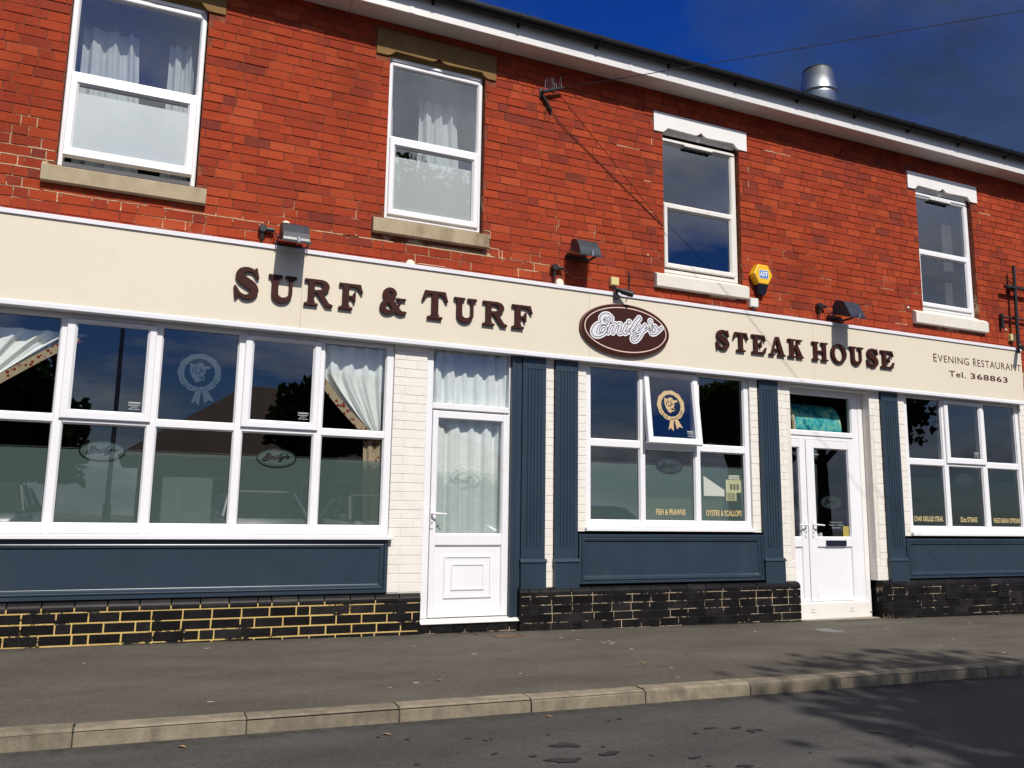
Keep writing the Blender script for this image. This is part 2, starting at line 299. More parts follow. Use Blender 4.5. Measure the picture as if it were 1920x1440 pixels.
# ------------------------------------------------------------------ mesh helpers
WL = {}
def wloc(o): return WL.get(o.name, Vector((0, 0, 0))) if o else Vector((0, 0, 0))
def tag(o, label=None, cat=None, group=None, kind=None):
    if label: o['label'] = label
    if cat: o['category'] = cat
    if group: o['group'] = group
    if kind: o['kind'] = kind
    return o
def empty(name, loc, parent=None, label=None, cat=None, group=None, kind=None):
    o = bpy.data.objects.new(name, None); COL.objects.link(o); o.empty_display_size = 0.1
    loc = Vector(loc); o.parent = parent; o.location = loc - wloc(parent); WL[o.name] = loc
    return tag(o, label, cat, group, kind)
class MB:
    def __init__(s): s.v = []; s.f = []
    def add(s, vs, fs):
        k = len(s.v); s.v += [tuple(p) for p in vs]; s.f += [tuple(i + k for i in f) for f in fs]; return s
    def box(s, x0, x1, y0, y1, z0, z1, c=0.0):
        if x1 < x0: x0, x1 = x1, x0
        if y1 < y0: y0, y1 = y1, y0
        if z1 < z0: z0, z1 = z1, z0
        if c <= 0:
            vs = [(x0, y0, z0), (x1, y0, z0), (x1, y1, z0), (x0, y1, z0), (x0, y0, z1), (x1, y0, z1), (x1, y1, z1), (x0, y1, z1)]
            return s.add(vs, [(0, 3, 2, 1), (4, 5, 6, 7), (0, 1, 5, 4), (1, 2, 6, 5), (2, 3, 7, 6), (3, 0, 4, 7)])
        c = min(c, (x1 - x0) * .45, (y1 - y0) * .45, (z1 - z0) * .45)
        X = (x0, x1); Y = (y0, y1); Z = (z0, z1); sg = (1, -1); vs = []; idx = {}
        for i in (0, 1):
            for j in (0, 1):
                for k in (0, 1):
                    a, b, d = sg[i] * c, sg[j] * c, sg[k] * c
                    for ax, pt in enumerate(((X[i], Y[j] + b, Z[k] + d), (X[i] + a, Y[j], Z[k] + d), (X[i] + a, Y[j] + b, Z[k]))):
                        idx[(i, j, k, ax)] = len(vs); vs.append(pt)
        fs = []
        for i in (0, 1): fs.append([idx[(i, j, k, 0)] for j, k in ((0, 0), (1, 0), (1, 1), (0, 1))])
        for j in (0, 1): fs.append([idx[(i, j, k, 1)] for i, k in ((0, 0), (1, 0), (1, 1), (0, 1))])
        for k in (0, 1): fs.append([idx[(i, j, k, 2)] for i, j in ((0, 0), (1, 0), (1, 1), (0, 1))])
        for i in (0, 1):
            for j in (0, 1): fs.append([idx[(i, j, 0, 0)], idx[(i, j, 1, 0)], idx[(i, j, 1, 1)], idx[(i, j, 0, 1)]])
        for i in (0, 1):
            for k in (0, 1): fs.append([idx[(i, 0, k, 0)], idx[(i, 1, k, 0)], idx[(i, 1, k, 2)], idx[(i, 0, k, 2)]])
        for j in (0, 1):
            for k in (0, 1): fs.append([idx[(0, j, k, 1)], idx[(1, j, k, 1)], idx[(1, j, k, 2)], idx[(0, j, k, 2)]])
        for key in ((i, j, k) for i in (0, 1) for j in (0, 1) for k in (0, 1)): fs.append([idx[(*key, a)] for a in (0, 1, 2)])
        return s.add(vs, fs)
    def quad(s, a, b, c, d): return s.add([a, b, c, d], [(0, 1, 2, 3)])
    def ringloft(s, x0, x1, z0, z1, prof, cap=True):
        """mitred rectangular loops: prof = [(inset, y), ...]"""
        vs = []; fs = []
        for i, y in prof: vs += [(x0 + i, y, z0 + i), (x1 - i, y, z0 + i), (x1 - i, y, z1 - i), (x0 + i, y, z1 - i)]
        for k in range(len(prof) - 1):
            for e in range(4): fs.append((4 * k + e, 4 * k + (e + 1) % 4, 4 * k + 4 + (e + 1) % 4, 4 * k + 4 + e))
        if cap: k = 4 * (len(prof) - 1); fs.append((k, k + 1, k + 2, k + 3))
        return s.add(vs, fs)
    def prism(s, poly, axis, a, b):
        """poly of 2D points extruded along axis 0/1/2 from a to b (the 2D points fill the other two axes in order)"""
        n = len(poly); vs = []
        for t in (a, b):
            for p in poly:
                q = [p[0], p[1]]; q.insert(axis, t); vs.append(tuple(q))
        fs = [tuple(range(n)), tuple(range(2 * n - 1, n - 1, -1))] + [(i, (i + 1) % n, n + (i + 1) % n, n + i) for i in range(n)]
        return s.add(vs, fs)
    def tube(s, pts, r, seg=8, cap=True):
        pts = [Vector(p) for p in pts]; n = len(pts); rs = r if isinstance(r, (list, tuple)) else [r] * n
        k0 = len(s.v); up = Vector((0.0123, 0.031, 1)); prev = None; vs = []; fs = []
        for i, p in enumerate(pts):
            d = (pts[min(i + 1, n - 1)] - pts[max(i - 1, 0)]).normalized()
            u = d.cross(up if prev is None else prev)
            if prev is None:
                if u.length < .2: u = d.cross(Vector((1, 0.02, 0)))
                u.normalize(); v = d.cross(u)
            else: u = prev_u - d * prev_u.dot(d); u.normalize(); v = d.cross(u)
            prev = up; prev_u = u
            for a in range(seg):
                an = 2 * math.pi * a / seg; vs.append(p + (u * math.cos(an) + v * math.sin(an)) * rs[i])
        for i in range(n - 1):
            for a in range(seg): fs.append((i * seg + a, i * seg + (a + 1) % seg, (i + 1) * seg + (a + 1) % seg, (i + 1) * seg + a))
        if cap: fs += [tuple(range(seg)), tuple(range((n - 1) * seg, n * seg))]
        return s.add(vs, fs)
    def lathe(s, c, prof, seg=24, axis='z'):
        vs = []; fs = []; n = len(prof)
        for r, h in prof:
            for a in range(seg):
                an = 2 * math.pi * a / seg; x, y = r * math.cos(an), r * math.sin(an)
                vs.append((c[0] + x, c[1] + y, c[2] + h) if axis == 'z' else (c[0] + x, c[1] + h, c[2] + y) if axis == 'y' else (c[0] + h, c[1] + x, c[2] + y))
        for i in range(n - 1):
            for a in range(seg): fs.append((i * seg + a, i * seg + (a + 1) % seg, (i + 1) * seg + (a + 1) % seg, (i + 1) * seg + a))
        for i in (0, n - 1):
            if prof[i][0] > 1e-4: fs.append(tuple(range(i * seg, (i + 1) * seg)))
        return s.add(vs, fs)
    def xf(s, mtx):
        s.v = [tuple(mtx @ Vector(p)) for p in s.v]; return s
    def build(s, name, material, parent=None, smooth=False, fix=True, kind=None, **t):
        o0 = wloc(parent)
        me = bpy.data.meshes.new(name); me.from_pydata([(p[0] - o0.x, p[1] - o0.y, p[2] - o0.z) for p in s.v], [], s.f)
        if fix:
            bm = bmesh.new(); bm.from_mesh(me); bmesh.ops.recalc_face_normals(bm, faces=bm.faces); bm.to_mesh(me); bm.free()
        if smooth: me.shade_smooth()
        me.materials.append(M[material]); me.update()
        o = bpy.data.objects.new(name, me); COL.objects.link(o); o.parent = parent; WL[o.name] = Vector(o0)
        tag(o, t.get('label'), t.get('cat'), t.get('group'), kind); return o
def mesh_obj(name, me, material, parent=None, fnv=None, **t):
    """takes mesh data in world coordinates, links it under parent"""
    o0 = wloc(parent)
    for v in me.vertices:
        p = Vector(fnv(v.co)) if fnv else v.co.copy(); v.co = p - o0
    me.name = name; me.materials.clear(); me.materials.append(M[material]); me.update()
    o = bpy.data.objects.new(name, me); COL.objects.link(o); o.parent = parent; WL[o.name] = Vector(o0)
    return tag(o, t.get('label'), t.get('cat'), t.get('group'), t.get('kind'))

# ---- 2D shapes by signed distance, traced into outlines
def sd_poly(X, Y, pts):
    d = np.full(X.shape, 1e9); ins = np.zeros(X.shape, bool); n = len(pts)
    for i in range(n):
        ax, ay = pts[i]; bx, by = pts[(i + 1) % n]; ex, ey = bx - ax, by - ay
        t = np.clip(((X - ax) * ex + (Y - ay) * ey) / max(ex * ex + ey * ey, 1e-12), 0, 1)
        d = np.minimum(d, np.hypot(X - ax - t * ex, Y - ay - t * ey))
        if ay != by: ins ^= ((ay > Y) != (by > Y)) & (X < (bx - ax) * (Y - ay) / (by - ay) + ax)
    return np.where(ins, -d, d)
def sd_stroke(X, Y, pts, rs):
    d = np.full(X.shape, 1e9)
    if not isinstance(rs, (list, tuple)): rs = [rs] * len(pts)
    for i in range(len(pts) - 1):
        ax, ay = pts[i]; bx, by = pts[i + 1]; ex, ey = bx - ax, by - ay
        t = np.clip(((X - ax) * ex + (Y - ay) * ey) / max(ex * ex + ey * ey, 1e-12), 0, 1)
        d = np.minimum(d, np.hypot(X - ax - t * ex, Y - ay - t * ey) - (rs[i] + (rs[i + 1] - rs[i]) * t))
    return d
def catmull(pts, k=6):
    P = [pts[0]] + list(pts) + [pts[-1]]; out = []
    for i in range(1, len(P) - 2):
        p0, p1, p2, p3 = (np.array(q, float) for q in P[i - 1:i + 3])
        for j in range(k):
            t = j / k; out.append(tuple(.5 * (2 * p1 + (p2 - p0) * t + (2 * p0 - 5 * p1 + 4 * p2 - p3) * t * t + (3 * p1 - p0 - 3 * p2 + p3) * t ** 3)))
    return out + [tuple(pts[-1])]
def trace(F, xs, ys):
    ny, nx = F.shape; segs = {}
    F = np.where(F == 0, 1e-9, F); sgn = F < 0
    def pt(key):
        i, j, h = key
        if h: a, b = F[j, i], F[j, i + 1]; t = a / (a - b); return (xs[i] + (xs[i + 1] - xs[i]) * t, ys[j])
        a, b = F[j, i], F[j + 1, i]; t = a / (a - b); return (xs[i], ys[j] + (ys[j + 1] - ys[j]) * t)
    mixed = (sgn[:-1, :-1] ^ sgn[1:, 1:]) | (sgn[:-1, 1:] ^ sgn[1:, :-1]) | (sgn[:-1, :-1] ^ sgn[:-1, 1:])
    adj = {}
    for j, i in zip(*np.nonzero(mixed)):
        a, b, c, d = sgn[j, i], sgn[j, i + 1], sgn[j + 1, i + 1], sgn[j + 1, i]
        e = []
        if a != b: e.append((i, j, 1))
        if b != c: e.append((i + 1, j, 0))
        if c != d: e.append((i, j + 1, 1))
        if d != a: e.append((i, j, 0))
        prs = [(e[0], e[1])] if len(e) == 2 else ([(e[0], e[3]), (e[1], e[2])] if a == (F[j:j + 2, i:i + 2].mean() < 0) is False else [(e[0], e[1]), (e[2], e[3])]) if len(e) == 4 else []
        for p, q in prs: adj.setdefault(p, []).append(q); adj.setdefault(q, []).append(p)
    loops = []; seen = set()
    for s in adj:
        if s in seen: continue
        lp = [s]; seen.add(s); cur = s
        while True:
            nx_ = [q for q in adj[cur] if q not in seen]
            if not nx_: break
            cur = nx_[0]; seen.add(cur); lp.append(cur)
        if len(lp) > 5: loops.append([pt(k) for k in lp])
    return loops
def simplify(lp, tol):
    def rdp(a):
        if len(a) < 3: return a
        p, q = np.array(a[0]), np.array(a[-1]); d = q - p; L = np.hypot(*d)
        m = np.array(a[1:-1]) - p
        dist = np.abs(m[:, 0] * d[1] - m[:, 1] * d[0]) / L if L > 1e-9 else np.hypot(m[:, 0], m[:, 1])
        k = int(dist.argmax())
        if dist[k] < tol: return [a[0], a[-1]]
        return rdp(a[:k + 2])[:-1] + rdp(a[k + 1:])
    h = len(lp) // 2
    return rdp(lp[:h + 1])[:-1] + rdp(lp[h:] + [lp[0]])[:-1]
def shape_mesh(loops, depth, bevel=0.0):
    """outlines (holes allowed) to a mesh in XY, thickness along Z centred on 0"""
    cu = bpy.data.curves.new('outline', 'CURVE'); cu.dimensions = '2D'; cu.fill_mode = 'BOTH' if depth > 0 else 'FRONT'
    cu.extrude = max(depth / 2 - bevel, 0); cu.bevel_depth = bevel; cu.bevel_resolution = 1; cu.offset = -bevel
    for lp in loops:
        sp = cu.splines.new('POLY'); sp.points.add(len(lp) - 1); sp.use_cyclic_u = True
        for q, p in zip(sp.points, lp): q.co = (p[0], p[1], 0, 1)
    o = bpy.data.objects.new('outline', cu); me = bpy.data.meshes.new_from_object(o)
    bpy.data.objects.remove(o); bpy.data.curves.remove(cu); return me
def text_mesh(body, size=1.0, bold=0.0, spacing=1.0, align='CENTER', depth=0.0):
    cu = bpy.data.curves.new('text', 'FONT'); cu.body = body; cu.size = size; cu.offset = bold; cu.space_character = spacing
    cu.align_x = align; cu.extrude = depth; cu.resolution_u = 3
    o = bpy.data.objects.new('text', cu); me = bpy.data.meshes.new_from_object(o)
    bpy.data.objects.remove(o); bpy.data.curves.remove(cu); return me
def fit_text(name, body, x0, x1, z0, z1, y, material, parent, bold=0.0, spacing=1.0, mirror=False):
    me = text_mesh(body, 1.0, bold, spacing, 'LEFT')
    co = np.array([v.co[:] for v in me.vertices]); lo, hi = co.min(0), co.max(0)
    sx, sz = (x1 - x0) / (hi[0] - lo[0]), (z1 - z0) / (hi[1] - lo[1])
    f = (lambda c: (x1 - (c[0] - lo[0]) * sx, y, z0 + (c[1] - lo[1]) * sz)) if mirror else (lambda c: (x0 + (c[0] - lo[0]) * sx, y, z0 + (c[1] - lo[1]) * sz))
    return mesh_obj(name, me, material, parent, f)

K = -0.0104
def gz(x): return K * x

# ------------------------------------------------------------------ ground
def sheet(name, x0, x1, y0, y1, dz, material, kind='structure', nx=1):
    m = MB(); m.quad((x0, y0, gz(x0) + dz), (x1, y0, gz(x1) + dz), (x1, y1, gz(x1) + dz), (x0, y1, gz(x0) + dz))
    return m.build(name, material, None, kind=kind)
sheet('ground', -300, 300, -300, 300, -0.62, 'verge')
sheet('pavement', -30, 40, -2.73, 0.6, 0.0, 'pavement')
sheet('road', -30, 40, -4.91, -2.80, -0.083, 'road')
sheet('car_park', -60, 70, -90, -4.99, 0.006, 'road')
def kerb(name, y0, y1, lengths, label, front):
    k = empty(name, (0, y0, 0), None, kind='structure')
    b = MB(); x0, x1 = lengths[0], lengths[-1]
    for d in (0.004,):
        b.quad((x0, y0 + .004, gz(x0) - .012), (x1, y0 + .004, gz(x1) - .012), (x1, y1 - .004, gz(x1) - .012), (x0, y1 - .004, gz(x0) - .012))
        yf = y0 if front < 0 else y1
        s = 1 if front < 0 else -1
        b.quad((x0, yf + s * .012, gz(x0) - .16), (x1, yf + s * .012, gz(x1) - .16), (x1, yf + s * .012, gz(x1) - .012), (x0, yf + s * .012, gz(x0) - .012))
    b.build('joint_bed', 'kerb_joint', k)
    for a, c in zip(lengths[:-1], lengths[1:]):
        m = MB(); jit = random.uniform(-.004, .004); tz = random.uniform(-.004, .003)
        if front < 0: pf = [(y1, -.2), (y1, .003), (y0 + .022, 0.0), (y0 + .004, -.018), (y0 - .008, -.2)]
        else: pf = [(y0, -.2), (y0, .003), (y1 - .022, 0.0), (y1 - .004, -.018), (y1 + .008, -.2)]
        n = len(pf); vs = []
        for xx in (a + .004, c - .004): vs += [(xx, p[0] + jit, gz(xx) + p[1] + tz) for p in pf]
        m.add(vs, [tuple(range(n)), tuple(range(2 * n - 1, n - 1, -1))] + [(i, (i + 1) % n, n + (i + 1) % n, n + i) for i in range(n)])
        m.build('kerb_stone', 'kerb', k)
kx = [-0.19 - .81 * i for i in range(9, 0, -1)] + [-.189, .619, 1.444, 2.259, 3.063, 3.899, 4.70, 5.47, 6.234, 7.05, 7.86, 8.68, 9.5, 10.3, 11.1]
kerb('kerb', -2.855, -2.73, kx, '', -1)
kerb('far_kerb', -5.02, -4.895, [-3 + .82 * i for i in range(16)], '', 1)
# inspection covers, oil spots and litter
c = empty('inspection_cover', (3.2, -.34, gz(3.2)), None, 'small rusty brown rectangular iron cover in pavement before left door', 'cover')
m = MB(); m.box(3.09, 3.33, -.43, -.27, gz(3.2) - .02, gz(3.2) + .004, .002); m.build('plate', 'iron_cover', c)
m = MB(); zc = gz(3.2); L_ = []
for (e, zz) in ((0.0, -.02), (0.0, .006), (.012, .006), (.012, -.02)): L_ += [(3.075 + e, -.445 + e, zc + zz), (3.345 - e, -.445 + e, zc + zz), (3.345 - e, -.255 - e, zc + zz), (3.075 + e, -.255 - e, zc + zz)]
m.add(L_, [(4 * k + e, 4 * k + (e + 1) % 4, 4 * k + 4 + (e + 1) % 4, 4 * k + 4 + e) for k in range(3) for e in range(4)]); m.build('rim', 'iron_cover', c)
c = empty('round_cover', (6.62, -.80, gz(6.62)), None, 'small round grey metal cover in pavement before right door', 'cover')
m = MB(); m.lathe((6.62, -.80, gz(6.62)), [(.12, -.02), (.12, .006), (.105, .008), (.103, .005), (0, .005)], 20); m.build('lid', 'steel_cover', c)
m = MB(); m.lathe((6.62, -.80, gz(6.62)), [(.145, -.02), (.145, .005), (.124, .007), (.124, -.02)], 20); m.build('rim', 'steel_cover', c)
def blob(m, cx, cy, z, rx, ry, seg=14, jag=.25):
    ph = [random.uniform(0, 6.28) for _ in range(3)]
    vs = []
    for i in range(seg):
        a = 2 * math.pi * i / seg; r = 1 + jag * (math.sin(2 * a + ph[0]) * .5 + math.sin(3 * a + ph[1]) * .35 + math.sin(5 * a + ph[2]) * .3)
        x = cx + rx * r * math.cos(a); vs.append((x, cy + ry * r * math.sin(a), gz(x) + z))
    m.add(vs, [tuple(range(seg))])
m = MB()
for cx, cy, rx, ry in ((2.10, -3.59, .10, .075), (1.97, -3.83, .12, .07), (2.24, -3.80, .085, .05), (3.26, -3.65, .07, .05), (3.2, -3.57, .05, .03), (1.86, -3.72, .04, .02), (3.05, -3.53, .06, .02), (2.9, -3.6, .03, .02), (2.6, -4.0, .05, .03), (2.42, -3.9, .02, .015), (1.7, -3.62, .03, .02), (2.75, -4.2, .07, .03), (3.9, -3.9, .06, .04)):
    blob(m, cx, cy, -.0785, rx * .62, ry * .62, 22, .55)
for _ in range(26): blob(m, random.uniform(1.2, 4.5), random.uniform(-4.3, -3.1), -.0785, random.uniform(.006, .018), random.uniform(.006, .014), 8)
m.build('oil_spots', 'oil', None, kind='stuff', label='dark oil drips spotting the grey road', cat='oil stain')
m = MB()
for _ in range(20):
    x, y = random.uniform(-.8, 9), random.uniform(-2.6, -.15); s_ = random.uniform(.006, .016)
    blob(m, x, y, .004, s_ * 1.4, s_, 7, .4)
for cx, cy in ((3.72, -.75), (3.86, -.95), (3.95, -.9), (3.93, -1.0), (3.88, -1.05), (3.9, -1.35), (3.62, -.6)): blob(m, cx, cy, .004, .022, .014, 7, .4)
m.build('litter', 'gum', None, kind='stuff', label='scattered pale crumbs and gum spots on the pavement', cat='litter')
m = MB()
for cx, cy, dz in ((1.3, -3.1, -.078), (2.3, -3.0, -.078), (.3, -3.02, -.078), (4.2, -1.7, .005), (3.6, -2.0, .005), (5.9, -.35, .005), (2.95, -.2, .005), (8.4, -.12, .005), (1.9, -2.2, .005)):
    a = random.uniform(0, 3.1); ca, sa = math.cos(a), math.sin(a); L, W_ = .035, .012
    m.add([(cx + ca * L, cy + sa * L, gz(cx) + dz), (cx - sa * W_, cy + ca * W_, gz(cx) + dz + .006), (cx - ca * L, cy - sa * L, gz(cx) + dz), (cx + sa * W_, cy - ca * W_, gz(cx) + dz + .004)], [(0, 1, 2, 3)])
m.build('fallen_leaves', 'leaf_litter', None, kind='stuff', label='few dry brown leaves on the pavement and by kerb', cat='leaves', fix=False)

# ------------------------------------------------------------------ the building
B = empty('restaurant_building', (4, 0, 0), None, 'red brick restaurant with cream fascia and navy blue shopfront below', 'building')
XL, XR = -3.6, 13.6
ZTOP = 5.925
# upper openings: (x0,x1,z0,z1) of windows, lintels, sills
UW = [dict(n=0, x0=-.815, x1=.285, zf=3.905, zt=5.60), dict(n=1, x0=1.992, x1=3.018, zf=3.90, zt=5.578),
      dict(n=2, x0=5.215, x1=6.295, zf=3.785, zt=5.385), dict(n=3, x0=9.25, x1=10.312, zf=3.822, zt=5.44)]
LIN = [(-.955, .424, 5.575, 5.830), (1.848, 3.132, 5.565, 5.830), (5.090, 6.411, 5.428, 5.665), (9.095, 10.428, 5.455, 5.692)]
SIL = [(-.912, .370, 3.725, 3.863), (1.874, 3.069, 3.718, 3.856), (5.073, 6.348, 3.583, 3.725), (9.047, 10.412, 3.600, 3.743)]
holes = []
for u, l, s in zip(UW, LIN, SIL):
    holes += [(u['x0'], u['x1'], s[3] - .01, l[2] + .07), l, s]
def rect_minus(x0, x1, z0, z1, hs):
    xs = sorted({x0, x1, *[min(max(v, x0), x1) for h in hs for v in h[:2]]}); zs = sorted({z0, z1, *[min(max(v, z0), z1) for h in hs for v in h[2:]]})
    out = []
    for a, b in zip(xs[:-1], xs[1:]):
        for c_, d in zip(zs[:-1], zs[1:]):
            mx, mz = (a + b) / 2, (c_ + d) / 2
            if not any(h[0] < mx < h[1] and h[2] < mz < h[3] for h in hs): out.append((a, b, c_, d))
    return out
wall = MB()
winholes = [(u['x0'], u['x1'], s[3] - .01, l[2] + .07) for u, l, s in zip(UW, LIN, SIL)]
for a, b_, c_, d in rect_minus(XL, XR, 2.71, 6.1, winholes): wall.quad((a, .0058, c_), (b_, .0058, c_), (b_, .0058, d), (a, .0058, d))
for h in winholes:     # reveals
    x0, x1, z0, z1 = h
    wall.quad((x0, .009, z0), (x0, .2, z0), (x0, .2, z1), (x0, .009, z1)); wall.quad((x1, .009, z0), (x1, .2, z0), (x1, .2, z1), (x1, .009, z1))
    wall.quad((x0, .009, z1), (x1, .009, z1), (x1, .2, z1), (x0, .2, z1)); wall.quad((x0, .009, z0), (x1, .009, z0), (x1, .2, z0), (x0, .2, z0))
for a, b_ in ((XL, -1.75), (11.3, XR)): wall.quad((a, .009, -.3), (b_, .009, -.3), (b_, .009, 2.6), (a, .009, 2.6))
WALL = wall.build('brick_wall', 'mortar_red', B, fix=False)
def set_tone(me, per_face):
    at = me.attributes.new('tone', 'FLOAT', 'FACE'); at.data.foreach_set('value', per_face)
def brick_geo(w_, h_, d=.045, ch=.0028, skew=(0, 0, 0, 0)):
    x0, x1, z0, z1 = -w_ / 2, w_ / 2, -h_ / 2, h_ / 2
    vs = [(x0, d, z0), (x1, d, z0), (x1, d, z1), (x0, d, z1), (x0, ch, z0), (x1, ch, z0), (x1, ch, z1), (x0, ch, z1),
          (x0 + ch, skew[0], z0 + ch), (x1 - ch, skew[1], z0 + ch), (x1 - ch, skew[2], z1 - ch), (x0 + ch, skew[3], z1 - ch)]
    fs = [(0, 1, 5, 4), (1, 2, 6, 5), (2, 3, 7, 6), (3, 0, 4, 7), (4, 5, 9, 8), (5, 6, 10, 9), (6, 7, 11, 10), (7, 4, 8, 11), (8, 9, 10, 11)]
    return vs, fs
def tone():
    r = random.random()
    return random.uniform(0, .2) if r < .05 else random.uniform(.2, .45) if r < .27 else random.uniform(.45, .88) if r < .93 else random.uniform(.88, 1)
CH = .0884; Z0 = 3.6495 - 5 * CH
bricks = []
ncourse = int((6.08 - Z0) / CH) + 1
for ci in range(-40, ncourse):
    z0 = Z0 + ci * CH + .00375; z1 = z0 + CH - .0075
    if z0 > 5.93: continue
    lowc = z1 < 3.15
    wob = random.uniform(-.002, .002)
    seq = ['S', 'S', 'S', 'H'] if ci % 2 else ['S', 'H', 'S', 'S']
    x = XL + random.uniform(-.23, 0); k = ci * 2 % 4
    while x < XR:
        w_ = .229 if seq[k % 4] == 'S' else .113
        if random.random() < .07: w_ = .113
        k += 1; w_ += random.uniform(-.006, .006); a, b_ = x + .0038, x + w_ - .0038; x += w_
        if lowc and (a < 11.32 and b_ > -1.77): continue
        a, b_ = max(a, XL), min(b_, XR)
        sp = [(a, b_)]
        for h in holes:
            if h[2] + .012 < z1 and h[3] - .012 > z0:
                ns = []
                for p, q in sp:
                    if q <= h[0] - .004 or p >= h[1] + .004: ns.append((p, q)); continue
                    if p < h[0] - .004: ns.append((p, h[0] - .004))
                    if q > h[1] + .004: ns.append((h[1] + .004, q))
                sp = ns
        for p, q in sp:
            if q - p < .03: continue
            zz0, zz1 = z0, z1
            for h in holes:          # trim courses that a stone cuts lengthwise
                if h[0] < (p + q) / 2 < h[1]:
                    if z0 < h[2] < z1: zz1 = min(zz1, h[2] - .004)
                    if z0 < h[3] < z1: zz0 = max(zz0, h[3] + .004)
            if zz1 - zz0 < .02: continue
            bricks.append((p, q, zz0 + wob, zz1 + wob))
def project(x, y, z):
    d = (x - CAM_LOC[0], y - CAM_LOC[1], z - CAM_LOC[2]); q = [sum(r[i] * d[i] for i in range(3)) for r in RR]
    if q[2] <= 0: return None
    return (960 + 1572.15 * q[0] / q[2], 720 - 1572.15 * q[1] / q[2], q[2])
def vis(bk):
    pr = project((bk[0] + bk[1]) / 2, 0, (bk[2] + bk[3]) / 2)
    if not pr or not (8 < pr[0] < 1912 and 8 < pr[1] < 1432): return 0
    if bk[2] < 3.44 or bk[3] > 5.64: return 0
    return (bk[1] - bk[0]) * (bk[3] - bk[2]) / pr[2] ** 2
order = sorted(range(len(bricks)), key=lambda i: -vis(bricks[i]))
single = set(order[:300])
variants = {}
def variant(w_, tn):
    key = (round(w_ / .006), round(tn * 9))
    if key not in variants:
        vs, fs = brick_geo(key[0] * .006, CH - .0075, skew=[random.uniform(-.0025, .0025) for _ in range(4)])
        me = bpy.data.meshes.new('brick'); me.from_pydata(vs, [], fs); set_tone(me, [key[1] / 9] * len(fs)); me.materials.append(M['brick_red']); variants[key] = me
    return variants[key]
V = []; Fc = []; T = []
wl = wloc(WALL)
for i, (p, q, z0, z1) in enumerate(bricks):
    tn = tone(); yo = random.gauss(0, .0010)
    if i in single:
        me = variant(q - p, tn)
        o = bpy.data.objects.new('brick', me); COL.objects.link(o); o.parent = WALL
        o.location = (((p + q) / 2) - wl.x, yo - wl.y, (z0 + z1) / 2 - wl.z)
        o.scale = ((q - p) / (round((q - p) / .006) * .006), 1, (z1 - z0) / (CH - .0075))
    else:
        vs, fs = brick_geo(q - p, z1 - z0, skew=[random.uniform(-.0025, .0025) for _ in range(4)])
        k0 = len(V); cx, cz = (p + q) / 2, (z0 + z1) / 2
        V += [(a + cx - wl.x, b_ + yo - wl.y, c_ + cz - wl.z) for a, b_, c_ in vs]; Fc += [tuple(j + k0 for j in f) for f in fs]; T += [tn] * len(fs)
me = bpy.data.meshes.new('remaining_bricks'); me.from_pydata(V, [], Fc); set_tone(me, T); me.materials.append(M['brick_red'])
o = bpy.data.objects.new('remaining_bricks', me); COL.objects.link(o); o.parent = WALL; o['kind'] = 'stuff'

# pale flush pointing left from old repairs
pm = MB()
def pointing(x0, x1, z, vertical=False, z1=None, th=.0075):
    n = max(2, int((x1 - x0) / .05)) if not vertical else 3
    pts = []
    for k in range(n + 1):
        t = k / n; w0 = th * random.uniform(.35, 1.0)
        pts.append((x0 + (x1 - x0) * t, z + random.uniform(-.0015, .0015), w0) if not vertical else (x0 + random.uniform(-.001, .001), z + (z1 - z) * t, w0))
    for (a, b_, c_), (d, e, f_) in zip(pts[:-1], pts[1:]):
        if not vertical: pm.quad((a, -.0012, b_ - c_), (d, -.0012, e - f_), (d, -.0012, e + f_), (a, -.0012, b_ + c_))
        else: pm.quad((a - c_, -.0012, b_), (a + c_, -.0012, b_), (d + f_, -.0012, e), (d - f_, -.0012, e))
zj = lambda k: 3.6495 + CH * k
x = -1.4
while x < 3.75:
    L = random.uniform(.15, .8); pointing(x, min(x + L, 3.78), zj(0), th=random.choice((.004, .0055, .007))); x += L + random.choice((0, .03, .12))
for a, b_, k in ((-1.03, -.83, 4), (-1.22, -.83, 3), (-1.35, -.925, 2), (-1.3, -1.15, 0), (3.03, 3.10, 3), (3.08, 3.2, 1), (3.2, 3.55, 0), (3.4, 3.65, -1), (2.35, 2.62, -2), (1.6, 1.75, 0), (8.72, 8.95, -1), (9.5, 9.72, -1), (4.95, 5.05, 13), (4.6, 4.9, 17), (10.45, 10.7, 19), (6.7, 7.1, 21), (5.0, 5.08, 9)): pointing(a, b_, zj(k), th=.006)
for x, k in ((-1.03, 3), (-.955, 3), (-1.22, 2), (-1.09, 2), (3.10, 2), (3.2, 0), (3.235, 0), (-.78, -1), (-.30, -1), (.22, -2), (1.05, -1), (1.28, -1), (1.78, -2), (2.9, -2), (3.42, -2), (3.6, -1), (5.06, 18), (6.43, 17), (6.43, 15), (10.46, 17)): pointing(x, x, zj(k) + .004, True, zj(k + 1) - .004, th=.006)
pm.build('pointing', 'pointing', WALL, fix=False, kind='stuff')
